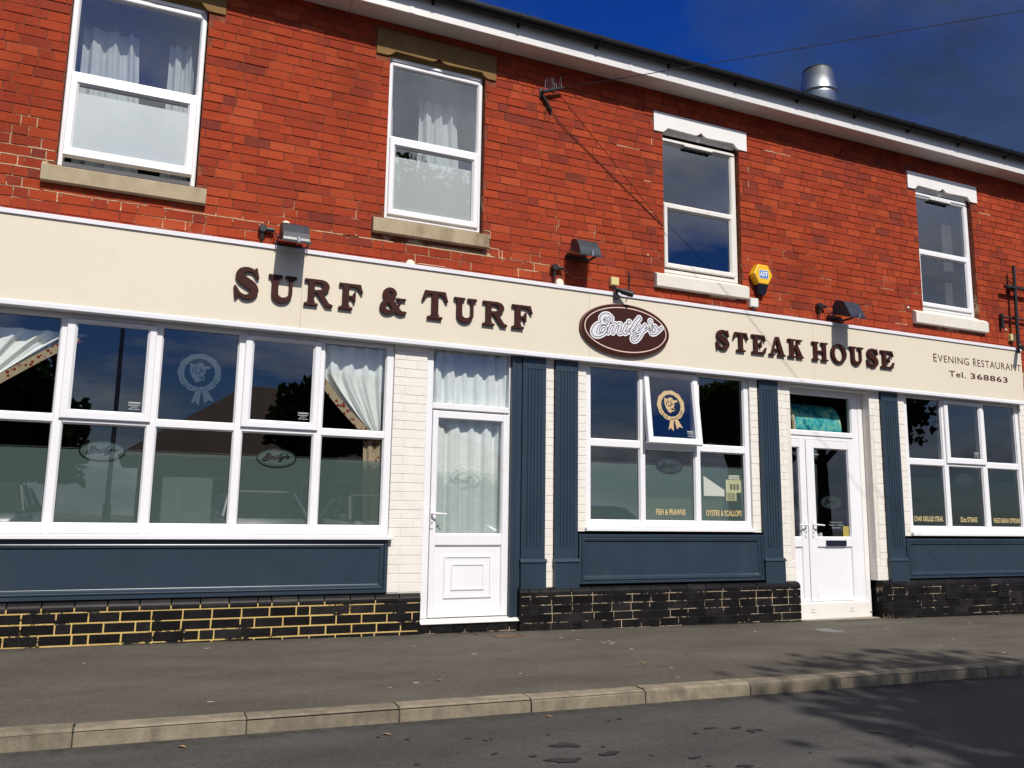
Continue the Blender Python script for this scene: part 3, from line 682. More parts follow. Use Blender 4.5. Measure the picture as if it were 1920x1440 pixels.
# building body, rooms
m = MB()
m.quad((XL, .02, -.3), (XL, 8, -.3), (XL, 8, 6.1), (XL, .02, 6.1)); m.quad((XR, .02, -.3), (XR, 8, -.3), (XR, 8, 6.1), (XR, .02, 6.1)); m.quad((XL, 8, -.3), (XR, 8, -.3), (XR, 8, 6.1), (XL, 8, 6.1))
m.build('side_wall', 'house_wall', B, fix=False)
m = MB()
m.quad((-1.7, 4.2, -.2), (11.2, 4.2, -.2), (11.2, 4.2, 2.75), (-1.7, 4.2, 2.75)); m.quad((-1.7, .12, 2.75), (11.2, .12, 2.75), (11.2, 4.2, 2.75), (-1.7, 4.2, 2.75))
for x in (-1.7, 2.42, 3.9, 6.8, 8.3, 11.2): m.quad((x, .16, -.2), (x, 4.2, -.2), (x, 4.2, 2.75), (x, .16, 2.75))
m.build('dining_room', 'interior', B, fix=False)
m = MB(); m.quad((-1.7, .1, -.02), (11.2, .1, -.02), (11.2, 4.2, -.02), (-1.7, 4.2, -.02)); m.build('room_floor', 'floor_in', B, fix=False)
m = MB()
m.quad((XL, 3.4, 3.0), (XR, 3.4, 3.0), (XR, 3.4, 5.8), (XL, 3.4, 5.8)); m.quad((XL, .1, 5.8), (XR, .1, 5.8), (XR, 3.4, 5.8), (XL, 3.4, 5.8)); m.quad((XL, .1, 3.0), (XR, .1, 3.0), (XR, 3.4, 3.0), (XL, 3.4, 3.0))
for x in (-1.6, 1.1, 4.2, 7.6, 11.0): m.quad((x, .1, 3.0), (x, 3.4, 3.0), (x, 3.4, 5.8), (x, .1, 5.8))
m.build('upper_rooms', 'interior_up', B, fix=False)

# eaves and roof
m = MB()
sj = [XL, -1.4, 1.55, 3.11, 6.05, 8.9, 11.9, XR]
for a, b_ in zip(sj[:-1], sj[1:]):
    mm = MB(); mm.box(a + .002, b_ - .002, -.246, .03, 5.923, 5.935, .001); mm.build('soffit_board', 'soffit_white', B)
fj = [XL, -.9, 2.12, 4.63, 7.3, 9.66, 12.2, XR]
for a, b_ in zip(fj[:-1], fj[1:]):
    mm = MB(); dzz = random.uniform(-.003, .003); mm.prism([(-.262, 5.912 + dzz), (-.25, 5.908 + dzz), (-.246, 5.915 + dzz), (-.246, 6.14), (-.262, 6.14)], 0, a + .0015, b_ - .0015)
    mm.build('fascia_board', 'soffit_white', B)
    mm = MB(); mm.box(b_ - .02, b_ + .02, -.2655, -.2635, 5.915, 6.13); mm.build('joint_cover', 'soffit_white', B)
g = MB(); gp = []
for k in range(13):
    a = math.pi * k / 12; gp.append((-.327 - .055 * math.cos(a + 0), 6.135 - .058 * math.sin(a)))
gp = [(-.382, 6.152), (-.382, 6.135)] + [(-.327 - .055 * math.cos(math.pi * k / 10), 6.133 - .058 * math.sin(math.pi * k / 10)) for k in range(1, 10)] + [(-.272, 6.135), (-.272, 6.152), (-.276, 6.152), (-.30, 6.10), (-.327, 6.083), (-.354, 6.10), (-.376, 6.152)]
g.prism(gp, 0, XL, XR); GUT = g.build('gutter', 'gutter_black', B)
x = XL + .35
while x < XR:
    mm = MB(); mm.prism([(-.388, 6.156), (-.388, 6.12), (-.365, 6.08), (-.327, 6.068), (-.285, 6.072), (-.2635, 6.055), (-.2635, 6.156)], 0, x - .012, x + .012); mm.build('bracket', 'gutter_black', GUT)
    x += .93
r = MB(); r.quad((XL, -.33, 6.16), (XR, -.33, 6.16), (XR, 4.2, 8.72), (XL, 4.2, 8.72)); r.quad((XL, 4.2, 8.72), (XR, 4.2, 8.72), (XR, 8.4, 6.2), (XL, 8.4, 6.2))
RF = r.build('roof', 'slate', B, fix=False)
m = MB(); m.box(XL, XR, -.34, -.27, 6.165, 6.178, .002); m.build('eaves_slate', 'slate', RF)

# lintels and sills (upper) ---------------------------------------------------------------
def lintel(l, soff, xa, xb, material, parent, peak=.038):
    x0, x1, z0, z1 = l; xm = (xa + xb) / 2
    pts = [(x0, z0), (xa - .07, z0), (xa - .045, z0 + .012), (xa - .005, soff - .012), (xa, soff)]
    for k in range(1, 7): t = k / 6; pts.append((xm - .10 + .10 * t, soff - .010 + (peak + .010) * t ** 2.4))
    for k in range(5, -1, -1): t = k / 6; pts.append((xm + .10 - .10 * t, soff - .010 + (peak + .010) * t ** 2.4))
    pts += [(xb, soff), (xb + .005, soff - .012), (xb + .045, z0 + .012), (xb + .07, z0), (x1, z0), (x1, z1), (x0, z1)]
    m = MB(); m.prism(pts, 1, -.012, .022)
    m.prism([(.0225, soff + .05), (.0225, soff - .004), (.0565, z0 + .006), (.0565, soff + .05)], 0, xa - .045, xb + .045)
    return m.build('lintel', material, parent)
def sill(s, back_z, material, parent, y=-.056):
    x0, x1, z0, z1 = s; m = MB()
    pf = [(y, z0 + .004), (y + .004, z0), (.16, z0), (.16, back_z - .004), (.062, back_z - .004), (y + .006, z1), (y, z1 - .006)]
    m.prism(pf, 0, x0, x1); return m.build('sill', material, parent)
FY = .058      # outer face of the upper frames
def ring(m, x0, x1, z0, z1, wl_, wr, wb, wt, yf, yb, ch=.006):
    """frame ring of four chamfered bars, mitre-free butt joints set so that no faces share a plane"""
    m.box(x0, x0 + wl_, yf, yb, z0, z1, ch); m.box(x1 - wr, x1, yf, yb, z0, z1, ch)
    m.box(x0 + wl_ - .001, x1 - wr + .001, yf + .0012, yb - .001, z0 + .001, z0 + wb, ch); m.box(x0 + wl_ - .001, x1 - wr + .001, yf + .0012, yb - .001, z1 - wt, z1 - .001, ch)
def sash_mesh(x0, x1, z0, z1, gx0, gx1, gz0, gz1, yf, yb):
    m = MB(); vs = []; 
    def lp(a, b_, c_, d, y): return [(a, y, c_), (b_, y, c_), (b_, y, d), (a, y, d)]
    L = [lp(x0, x1, z0, z1, yb), lp(x0, x1, z0, z1, yf + .007), lp(x0 + .007, x1 - .007, z0 + .007, z1 - .007, yf)]
    L += [lp(gx0 - .02, gx1 + .02, gz0 - .02, gz1 + .02, yf), lp(gx0 - .016, gx1 + .016, gz0 - .016, gz1 + .016, yf + .004), lp(gx0, gx1, gz0, gz1, yf + .022), lp(gx0, gx1, gz0, gz1, yb)]
    fs = []
    for l in L: vs += l
    for k in range(len(L)):
        k2 = (k + 1) % len(L)
        for e in range(4): fs.append((4 * k + e, 4 * k + (e + 1) % 4, 4 * k2 + (e + 1) % 4, 4 * k2 + e))
    return m.add(vs, fs)
def pane_mesh(x0, x1, z0, z1, y):
    return MB().quad((x0, y, z0), (x1, y, z0), (x1, y, z1), (x0, y, z1))
def rot_about(pt, ang):   # hinge on a horizontal top edge, bottom swings to the street
    return Matrix.Translation(pt) @ Matrix.Rotation(ang, 4, 'X') @ Matrix.Translation(-Vector(pt))

UG = [dict(ug=(-.755, .222, 4.778, 5.512), bar=(4.690, 4.776), so=(-.772, .238, 3.965, 4.735), lg=(-.706, .167, 4.05, 4.645), ang=-6.0, film=.90, fr='upvc'),
      dict(ug=(2.049, 2.952, 4.766, 5.496), bar=(4.690, 4.764), so=(2.03, 2.978, 3.938, 4.735), lg=(2.094, 2.907, 4.006, 4.645), ang=0, film=.86, fr='upvc'),
      dict(ug=(5.262, 6.208, 4.628, 5.335), bar=(4.57, 4.626), so=(5.246, 6.232, 3.845, 4.60), lg=(5.302, 6.168, 3.905, 4.535), ang=0, film=0, fr='upvc_old'),
      dict(ug=(9.285, 10.222, 4.668, 5.376), bar=(4.60, 4.666), so=(9.275, 10.245, 3.868, 4.63), lg=(9.318, 10.172, 3.930, 4.562), ang=0, film=0, fr='upvc')]
LX = [(5.642, .10 - .955 + .06, .424 - .16 - .05), (5.622, 2.036, 2.971), (5.489, 5.274, 6.218), (5.516, 9.278, 10.242)]
LM = ['stone_gold', 'stone_gold', 'stone_white', 'stone_white']; SM = ['stone', 'stone', 'stone_cream', 'stone_cream']
for i, (u, l, s, g) in enumerate(zip(UW, LIN, SIL, UG)):
    W = empty('upper_window', (u['x0'], 0, u['zf']), B)
    W['label'] = ['first floor window with its lower sash propped open', 'first floor window with frosted lower pane', 'first floor window with white painted lintel beside yellow alarm', 'first floor window nearest the right end'][i]
    so, xa, xb = LX[i]
    if i == 0: xa, xb = -.745, .215
    lintel(l, so, xa, xb, LM[i], W); sill(s, u['zf'], SM[i], W)
    x0, x1 = u['x0'] + .004, u['x1'] - .012; ug, lg, sh = g['ug'], g['lg'], g['so']
    m = MB(); yb = .13
    m.box(x0, ug[0] - .012, FY, yb, u['zf'], u['zt'], .006); m.box(ug[1] + .012, x1, FY, yb, u['zf'], u['zt'], .006)
    m.box(ug[0] - .013, ug[1] + .013, FY + .001, yb, ug[3] + .012, u['zt'] - .03, .006)
    m.box(x0 + .012, x1 - .012, FY - .012, yb - .002, u['zt'] - .028, u['zt'] + .006, .004)
    m.box(ug[0] - .013, ug[1] + .013, FY + .001, yb, g['bar'][0], g['bar'][1] - .012, .006)
    m.box(ug[0] - .013, ug[1] + .013, FY + .001, yb, u['zf'] + .001, u['zf'] + .045, .006)
    m.ringloft(ug[0] - .016, ug[1] + .016, ug[2] - .016, ug[3] + .016, [(0, FY + .004), (.004, FY + .005), (.016, FY + .024), (.016, FY + .05)], False)
    m.build('frame', g['fr'], W)
    pane_mesh(*ug, FY + .03).build('pane', 'glass_up', W, fix=False)
    S = empty('sash', (sh[0], 0, sh[3]), W); mt = rot_about((0, .05, sh[3]), rad(g['ang']))
    yf = FY - .022
    sash_mesh(*sh, *lg, yf, FY + .03).xf(mt).build('sash_frame', g['fr'], W) if False else None
    COLL = sash_mesh(*sh, *lg, yf, FY + .03).xf(mt); bpy.data.objects.remove(S)
    COLL.build('sash', g['fr'], W)
    pane_mesh(*lg, FY + .012).xf(mt).build('pane', 'glass_up', W, fix=False)
    if g['film']:
        zt = lg[2] + (lg[3] - lg[2]) * g['film']
        pane_mesh(lg[0], lg[1], lg[2], zt, FY + .020).xf(mt).build('frosted_film', 'film_white', W, fix=False)
    if i >= 2:   # trickle vent
        mm = MB(); mm.box(ug[0] + .28, ug[1] - .26, FY - .018, FY + .02, ug[3] + .006, ug[3] + .034, .004); mm.build('trickle_vent', 'upvc_old', W)
        mm = MB(); mm.box(ug[0] + .285, ug[1] - .265, FY - .014, FY + .01, ug[3] - .012, ug[3] + .006); mm.build('vent_slot', 'dark_plug', W)

# ------------------------------------------------------------------ ground floor windows
GF = .020
def shop_window(label, vb, zs, x_out, z_out, sashes, sillr, sash_ang, parent=B):
    """vb: glass columns [(x0,x1)], zs: glass rows [(z0,z1)] low then high"""
    W = empty('shop_window', (x_out[0], 0, z_out[0]), parent); W['label'] = label
    m = MB(); yb = .10
    edges = [x_out[0]] + [v for c_ in vb for v in c_] + [x_out[1]]
    for k in range(0, len(edges), 2): m.box(edges[k], edges[k + 1], GF, yb, z_out[0], z_out[1], .005)
    for a, b_ in vb:
        m.box(a - .001, b_ + .001, GF + .0013, yb - .002, z_out[0] + .001, zs[0][0], .005)
        m.box(a - .001, b_ + .001, GF + .0013, yb - .002, zs[0][1], zs[1][0], .005)
        m.box(a - .001, b_ + .001, GF + .0013, yb - .002, zs[1][1], z_out[1] - .001, .005)
        for z0, z1 in zs: m.ringloft(a - .002, b_ + .002, z0 - .002, z1 + .002, [(0, GF + .006), (.012, GF + .022), (.012, GF + .045)], False)
    m.build('frame', 'upvc', W)
    gk = MB()
    for a, b_ in vb:
        for z0, z1 in zs: gk.ringloft(a + .0095, b_ - .0095, z0 + .0095, z1 - .0095, [(0, GF + .0235), (.005, GF + .0245)], False)
    gk.build('gasket', 'dark_plug', W, kind='stuff')
    for ci, (a, b_) in enumerate(vb):
        for ri, (z0, z1) in enumerate(zs):
            if ri == 1 and ci in sashes: continue
            pane_mesh(a, b_, z0, z1, GF + .026).build('pane', 'glass', W, fix=False)
    for ci in sashes:
        so, gl = sashes[ci]; ang = sash_ang.get(ci, 0)
        mt = rot_about((0, GF, so[3]), rad(ang))
        yf = GF - .022
        sash_mesh(*so, *gl, yf, GF - .001 if not ang else GF + .03).xf(mt).build('sash', 'upvc', W)
        pane_mesh(*gl, GF + .004).xf(mt).build('pane', 'glass', W, fix=False)
    x0, x1, z0, z1, y = sillr
    m = MB(); m.prism([(y, z0 + .003), (y + .004, z0), (.09, z0), (.09, z1), (GF - .002, z1), (y + .004, z1 - .004), (y, z1 - .010)], 0, x0, x1); m.build('sill', 'upvc', W)
    return W
W1 = shop_window('large left shop window of five bays with two opening top lights', [(-1.245, -.655), (-.59, .040), (.112, .738), (.805, 1.424), (1.495, 2.078)], [(.940, 1.747), (1.807, 2.61)],
                 (-1.315, 2.147), (.862, 2.69), {1: ((-.612, .066, 1.778, 2.603), (-.535, -.005, 1.857, 2.565)), 3: ((.790, 1.455, 1.784, 2.603), (.866, 1.386, 1.857, 2.565))}, (-1.36, 2.178, .820, .861, -.062), {})
W2 = shop_window('middle shop window with its centre top light standing open', [(4.281, 4.882), (4.948, 5.592), (5.664, 6.279)], [(1.020, 1.783), (1.857, 2.632)],
                 (4.219, 6.346), (.950, 2.69), {1: ((4.922, 5.622, 1.832, 2.632), (4.998, 5.545, 1.905, 2.575))}, (4.200, 6.352, .911, .949, -.042), {1: -6.6})
W3 = shop_window('right shop window of three bays beneath the telephone number', [(8.863, 9.474), (9.556, 10.194), (10.286, 10.900)], [(.992, 1.764), (1.837, 2.622)],
                 (8.802, 10.965), (.920, 2.69), {1: ((9.512, 10.245, 1.800, 2.622), (9.598, 10.162, 1.878, 2.578))}, (8.79, 10.98, .879, .919, -.042), {})
FILMY = GF + .033
def film(W, cols, z0, z1, material='film_green', line=True):
    for a, b_ in cols:
        pane_mesh(a + .002, b_ - .002, z0, z1, FILMY).build('frosted_film', material, W, fix=False)
        if line: pane_mesh(a + .002, b_ - .002, z1 + .009, z1 + .014, FILMY).build('film_line', 'sticker_white' if material == 'x' else 'film_pale', W, fix=False)
film(W1, [(-1.245, -.655), (-.59, .040), (.112, .738), (.805, 1.424), (1.495, 2.078)], .94, 1.535)
film(W2, [(4.281, 4.882), (4.948, 5.592), (5.664, 6.279)], 1.02, 1.615)
film(W3, [(8.863, 9.474), (9.556, 10.194), (10.286, 10.900)], .992, 1.60, 'film_dark', False)

# ---- the script logo, traced once, used on the oval sign and the window prints
def zpt(x, y): return ((6.55306e-4 * x - 6.69755e-6 * y + 4.021947) - 4.635, (6.88384e-5 * x - 5.750563e-4 * y + 3.297386) - 3.022)
LOGO = [([(545, 400), (575, 348), (628, 332), (668, 372), (648, 425), (600, 420)], [9, 10, 11, 12, 12, 10]),
        ([(668, 365), (600, 312), (525, 322), (482, 375), (492, 432), (545, 466), (575, 478)], [14, 20, 26, 28, 20, 13, 10]),
        ([(570, 478), (450, 472), (375, 535), (342, 620), (375, 675), (450, 684), (535, 640), (566, 575), (540, 525), (485, 542), (455, 600), (478, 632)], [10, 16, 28, 34, 28, 18, 14, 14, 12, 12, 12, 9]),
        ([(648, 492), (598, 640)], [15, 14]), ([(610, 560), (670, 492), (725, 482), (738, 510), (688, 640)], [8, 10, 16, 18, 15]),
        ([(705, 580), (765, 496), (820, 484), (836, 512), (800, 600), (812, 650), (850, 645), (905, 590)], [8, 10, 16, 18, 17, 15, 10, 8]),
        ([(945, 495), (900, 600), (908, 648), (950, 640), (1010, 575)], [16, 17, 15, 10, 8]), ([(995, 446), (999, 450)], [22, 22]),
        ([(1185, 372), (1110, 470), (1038, 600), (1040, 645), (1078, 640), (1130, 585)], [22, 20, 18, 15, 10, 8]),
        ([(1185, 520), (1138, 600), (1148, 636), (1195, 622), (1250, 560)], [16, 18, 15, 10, 8]),
        ([(1300, 512), (1250, 610), (1180, 735), (1115, 795), (1062, 788), (1052, 742), (1110, 700), (1220, 650), (1380, 540)], [18, 18, 16, 14, 12, 11, 10, 9, 8]),
        ([(1402, 428), (1432, 500)], [22, 8]),
        ([(1385, 600), (1480, 522), (1502, 545), (1524, 605), (1492, 655), (1432, 662), (1412, 630), (1438, 612)], [7, 9, 16, 18, 14, 13, 12, 10]),
        ([(1492, 655), (1540, 630), (1622, 552)], [12, 10, 9])]
def logo_loops(off, n=150, tol=.0006):
    xs = np.linspace(-.45, .50, n * 2); ys = np.linspace(-.19, .20, int(n * .82)); X, Y = np.meshgrid(xs, ys); F_ = np.full(X.shape, 1e9); sc = 8.0e-4
    for pts, rs in LOGO:
        p3 = catmull([(*zpt(*p), r_ * sc) for p, r_ in zip(pts, rs)], 4) if len(pts) > 2 else [(*zpt(*p), r_ * sc) for p, r_ in zip(pts, rs)]
        F_ = np.minimum(F_, sd_stroke(X, Y, [q[:2] for q in p3], [q[2] for q in p3]))
    return [simplify(l, tol) for l in trace(F_ - off, xs, ys)]
LG_OUT, LG_MID, LG_IN = logo_loops(.0215), logo_loops(.0065), logo_loops(-.0012)
def place(loops, depth, cx, cz, y, s, bevel=0.0):
    me = shape_mesh(loops, depth, bevel)
    for v in me.vertices: v.co = (cx + v.co.x * s, y + v.co.z, cz + v.co.y * s)
    return me
def ellipse_pts(a, b_, n=56): return [(a * math.cos(2 * math.pi * k / n), b_ * math.sin(2 * math.pi * k / n)) for k in range(n)]
def win_logo(W, cx, cz, s, body, line, y=None):
    y = FILMY - .0025 if y is None else y
    a, b_ = .49, .245
    me = place([ellipse_pts(a, b_)], 0, cx, cz, y + .0012, s); mesh_obj('logo_disc', me, body, W)
    me = place([ellipse_pts(a, b_), ellipse_pts(a * .925, b_ * .86)], 0, cx, cz, y - .0004, s); mesh_obj('logo_rim', me, line, W)
    me = place([ellipse_pts(a * .85, b_ * .76), ellipse_pts(a * .835, b_ * .735)], 0, cx, cz, y - .0004, s); mesh_obj('logo_ring', me, line, W)
    me = place(LG_MID, 0, cx, cz, y - .0004, s * .80); mesh_obj('logo_lettering', me, line, W)
mat('logo_film', (0.085, 0.122, 0.112), 0.7, spec=0.1); mat('logo_film_dark', (0.030, 0.045, 0.042), 0.7, spec=0.1)
win_logo(W1, -.275, 1.528, .355, 'logo_film', 'logo_dark'); win_logo(W1, 1.117, 1.528, .355, 'logo_film', 'logo_dark')
win_logo(W2, 5.273, 1.612, .355, 'logo_film_dark', 'logo_dark'); win_logo(W3, 9.875, 1.590, .36, 'rosette_line', 'dark_plug')

# ---- rosette stickers
def rosette(W, cx, cz, y, material, dark, mt=None, s=1.0):
    R0, R1 = .172 * s, .128 * s
    outer = [((R0 + .007 * s * abs(math.sin(5.5 * a))) * math.cos(a), (R0 - .008 * s + .007 * s * abs(math.sin(5.5 * a))) * math.sin(a)) for a in [2 * math.pi * k / 110 for k in range(110)]]
    inner = [((R1 - .005 * s * abs(math.sin(8 * a))) * math.cos(a), (R1 - .005 * s * abs(math.sin(8 * a))) * math.sin(a)) for a in [2 * math.pi * k / 112 for k in range(112)]]
    T = (lambda me: [setattr(v, 'co', (mt @ v.co)) for v in me.vertices]) if mt else (lambda me: None)
    me = place([outer, inner], 0, cx, cz, y, 1); T(me); mesh_obj('rosette_ring', me, material, W)
    rib = [(-.02, -.15), (-.055, -.275), (-.022, -.25), (.012, -.285), (.022, -.15)]; rib2 = [(.03, -.155), (.055, -.262), (.09, -.232), (.135, -.245), (.075, -.15)]
    me = place([[(a * s, b_ * s) for a, b_ in rib], [(a * s, b_ * s) for a, b_ in rib2]], 0, cx, cz, y + .0008, 1); T(me); mesh_obj('ribbon', me, material, W)
    head = [(-.088, .085), (-.078, .062), (-.082, .02), (-.065, -.03), (-.035, -.075), (-.016, -.085), (.012, -.066), (.045, -.060), (.046, -.030), (.030, -.022), (.046, .0), (.050, .035), (.092, .045), (.086, .062), (.055, .064), (.038, .058), (.030, .078), (.005, .092), (-.022, .084), (-.036, .070), (-.055, .074)]
    me = place([[(a * s, b_ * s) for a, b_ in head]], 0, cx, cz, y, 1); T(me); mesh_obj('bull_head', me, material, W)
    xs = np.linspace(-.1 * s, .1 * s, 90); ys = np.linspace(-.1 * s, .1 * s, 90); X, Y = np.meshgrid(xs, ys); F_ = np.full(X.shape, 1e9)
    for pts, r_ in (([(-.03, .055), (-.038, .035), (-.030, .025)], .005), ([(.0, .055), (.005, .02)], .005), ([(-.035, .0), (-.012, -.012), (.012, .018), (.034, .016)], .0055), ([(.0, -.04), (.020, -.034), (.04, -.042)], .006), ([(-.055, .04), (-.06, .0)], .004), ([(.016, -.048), (.030, -.05)], .005)):
        F_ = np.minimum(F_, sd_stroke(X, Y, [(a * s, b_ * s) for a, b_ in pts], r_ * s))
    me = place([simplify(l, .0004) for l in trace(F_, xs, ys)], 0, cx, cz, y - .0008, 1); T(me); mesh_obj('bull_features', me, dark, W)
    word = 'Aberdeen Angus'; n = len(word); V_ = []; Fs = []
    for k, chh in enumerate(word):      # printed on the inside, so it reads backwards from the street
        if chh == ' ': continue
        a = rad(-24 - (k / (n - 1)) * 132); tm = text_mesh(chh, .040 * s, .0005, 1, 'CENTER'); rr_ = .137 * s; k0 = len(V_)
        for v in tm.vertices:
            lx, ly = -v.co.x, v.co.y; th = a + math.pi / 2
            V_.append((cx + math.cos(a) * rr_ - lx * math.sin(a) * -1 * -1 + 0 * ly if False else cx + math.cos(a) * (rr_ + .024 * s - ly) - math.sin(a) * lx * 1.0, y - .0008, cz + math.sin(a) * (rr_ + .024 * s - ly) + math.cos(a) * lx))
        Fs += [tuple(i + k0 for i in p.vertices) for p in tm.polygons]; bpy.data.meshes.remove(tm)
    me = bpy.data.meshes.new('w'); me.from_pydata(V_, [], Fs); T(me); mesh_obj('rosette_lettering', me, dark, W)
rosette(W1, .428, 2.237, FILMY - .002, 'rosette_grey', 'rosette_line')
SMT = rot_about((0, GF, 2.632), rad(-6.6))
rosette(W2, 5.255, 2.262, GF + .0045 - .002, 'rosette_gold', 'rosette_line', SMT)
def warning(W, x1, z0, mt=None, y=FILMY):
    for k, (t_, h, wd) in enumerate((('WARNING', .016, .092), ('Restricted door', .009, .088), ('position', .009, .05), ('with caution', .009, .085))):
        zz = z0 + .045 - k * .016
        o = fit_text('warning_lettering', t_, x1 - .046 - wd / 2, x1 - .046 + wd / 2, zz, zz + h, y, 'sticker_white', W, bold=.02)
        if mt:
            for v in o.data.vertices: v.co = mt @ (v.co + wloc(W)) - wloc(W)
warning(W1, -.02, 1.885, y=GF + .003); warning(W1, 1.37, 1.885, y=GF + .003); warning(W2, 5.53, 1.93, SMT, GF + .003); warning(W3, 10.14, 1.905, y=GF + .003)
for t_, W, xa, xb, za, zb in (('FISH & PRAWNS', W2, 5.093, 5.471, 1.084, 1.150), ('OYSTER & SCALLOPS', W2, 5.746, 6.230, 1.082, 1.148),
                              ('CHAR GRILLED STEAK', W3, 8.915, 9.430, 1.058, 1.122), ('32oz STEAKS', W3, 9.742, 10.056, 1.055, 1.120), ('VEGETARIAN OPTIONS', W3, 10.362, 10.885, 1.050, 1.114)):
    fit_text('window_lettering', t_, xa, xb, za, zb, FILMY - .003, 'film_text', W, bold=.030, spacing=1.06)

# ------------------------------------------------------------------ painted brick piers
def pier(label, x0, x1, z0, z1, y=0.0, chamfer=0):
    P_ = empty('painted_pier', (x0, y, z0), B)
    m = MB(); m.box(x0 + .002, x1 - .002, y + .0045, .14, z0, z1); m.build('joint_face', 'white_brick_joint', P_)
    c_ = .083; k = 0; z = math.floor(z0 / c_) * c_ + .014
    while z < z1:
        za, zb = max(z + .0016, z0), min(z + c_ - .0016, z1)
        if zb - za > .015:
            xs = [x0, x1]
            if x1 - x0 > .16 and (k % 2 == 0 or random.random() < .35):
                xs = [x0] + ([x0 + (x1 - x0) * (.68 if k % 2 else .33)] if x1 - x0 < .3 else ([x0 + .225] if k % 2 else [x0 + .112])) + [x1]
            for a, b_ in zip(xs[:-1], xs[1:]):
                aa = a + (.0010 if a > x0 else 0); bb = b_ - (.0010 if b_ < x1 else 0)
                m = MB()
                cl = chamfer and ((chamfer > 0 and b_ == x1) or (chamfer < 0 and a == x0)) and z0 + .17 < za and zb < 2.36
                yv = y + random.uniform(-.001, .0012)
                if cl:
                    e = .065
                    pl = [(aa, yv), (bb - e, yv), (bb, yv + e), (bb, .13), (aa, .13)] if chamfer > 0 else [(aa + e, yv), (bb, yv), (bb, .13), (aa, .13), (aa, yv + e)]
                    m.prism(pl, 2, za, zb)
                else: m.box(aa, bb, yv, .13, za, zb, .0025)
                m.build('painted_brick', 'white_brick', P_)
        z += c_; k += 1
    return P_
pier('', -1.75, -1.318, .34, 2.66); pier('', 2.150, 2.474, .338, 2.66)
pier('', 3.742, 3.838, .345, 2.66); pier('', 4.112, 4.216, .905, 2.66); pier('', 6.350, 6.462, .905, 2.66)
pier('', 6.748, 6.945, .365, 2.66, chamfer=1); pier('', 8.198, 8.368, .350, 2.66, chamfer=-1)
pier('', 8.664, 8.799, .875, 2.66); pier('', 10.968, 11.3, .31, 2.66)

# ------------------------------------------------------------------ plinth of black painted bricks
def plinth(x0, x1, top, rows, zb, y=-.075, bull=True, gap=.0036):
    P_ = empty('plinth', (x0, y, 0), B); cc = .083
    m = MB(); m.box(x0 + .02, x1 - .02, y + .003, .3, zb, top - cc + .03); m.build('joint_face', 'mortar_yellow', P_)
    z = top
    for rI in range(rows):
        za, zt = z - cc, z; z -= cc
        off = (rI % 2) * .118 + random.uniform(-.01, .01)
        xs = [x0]; x = x0 + off + (.11 if rI % 2 == 0 else 0.0)
        if x - x0 < .04: x += .225
        while x < x1 - .05: xs.append(x); x += .229 + random.uniform(-.006, .006) if random.random() > .12 else .115
        xs.append(x1)
        for a, b_ in zip(xs[:-1], xs[1:]):
            aa, bb = a + (gap if a > x0 else 0), b_ - (gap if b_ < x1 else 0)
            yo = random.uniform(-.0015, .0015); m = MB()
            if rI == 0 and bull:
                pf = [(y + yo + .0, za + .006)] + [(y + yo + .055 - .055 * math.cos(math.pi / 2 * k / 5), za + .022 + .057 * math.sin(math.pi / 2 * k / 5)) for k in range(6)] + [(.07, zt - .002), (.07, za + .006)]
                m.prism(pf, 0, aa, bb)
            else:
                zl, zh = za + gap, zt - gap
                if zl < zb: zl = zb
                if zh - zl < .012: continue
                m.box(aa, bb, y + yo, y + .06, zl, zh, .003)
            m.build('plinth_brick', 'black_paint_brick', P_)
    return P_
plinth(-1.75, 2.452, .342, 5, -.05, gap=.0050)
p2 = plinth(3.448, 6.928, .366, 6, -.115)
p3 = plinth(8.235, 11.3, .352, 6, -.16)
pd = plinth(2.456, 3.444, .058, 2, -.06, y=-.045, bull=False)
for ax in (8.0 + 1.225, 10.16):     # cast air bricks
    A = empty('air_brick', (ax, -.09, .17), B)
    m = MB(); m.box(ax, ax + .226, -.0815, -.06, .106, .262, .003); m.build('plate', 'black_paint_brick', A)
    for ii in range(7):
        for jj in range(4):
            mm = MB(); mm.box(ax + .018 + ii * .029, ax + .034 + ii * .029, -.083, -.075, .124 + jj * .034, .143 + jj * .034); mm.build('hole', 'dark_plug', A)

# ------------------------------------------------------------------ navy stall risers and pilasters
def riser(x0, x1, zt, zb, moul=.045):
    R = empty('stall_riser', (x0, 0, zb), B); y0 = -.030
    m = MB(); e = .033
    m.ringloft(x0, x1, zb, zt, [(0, .06), (0, y0 + .003), (.003, y0), (e - .004, y0), (e, y0 + .010), (e + .004, y0 + .014)], False); m.build('rail_frame', 'blue_paint', R)
    m = MB(); m.ringloft(x0 + e + .002, x1 - e - .002, zb + e + .002, zt - e - .002, [(0, y0 + .016), (.002, y0 + .002), (.010, y0 - .002), (.016, y0 + .003), (.030, y0 + .004), (.042, y0 + .016), (.046, y0 + .018)], False); m.build('moulding', 'blue_paint', R)
    m = MB(); m.box(x0 + e + .04, x1 - e - .04, y0 + .0175, y0 + .04, zb + e + .04, zt - e - .04); m.build('panel', 'blue_paint', R)
    return R
riser(-1.40, 2.140, .818, .348); riser(4.118, 6.462, .880, .385); riser(8.672, 11.2, .845, .365)
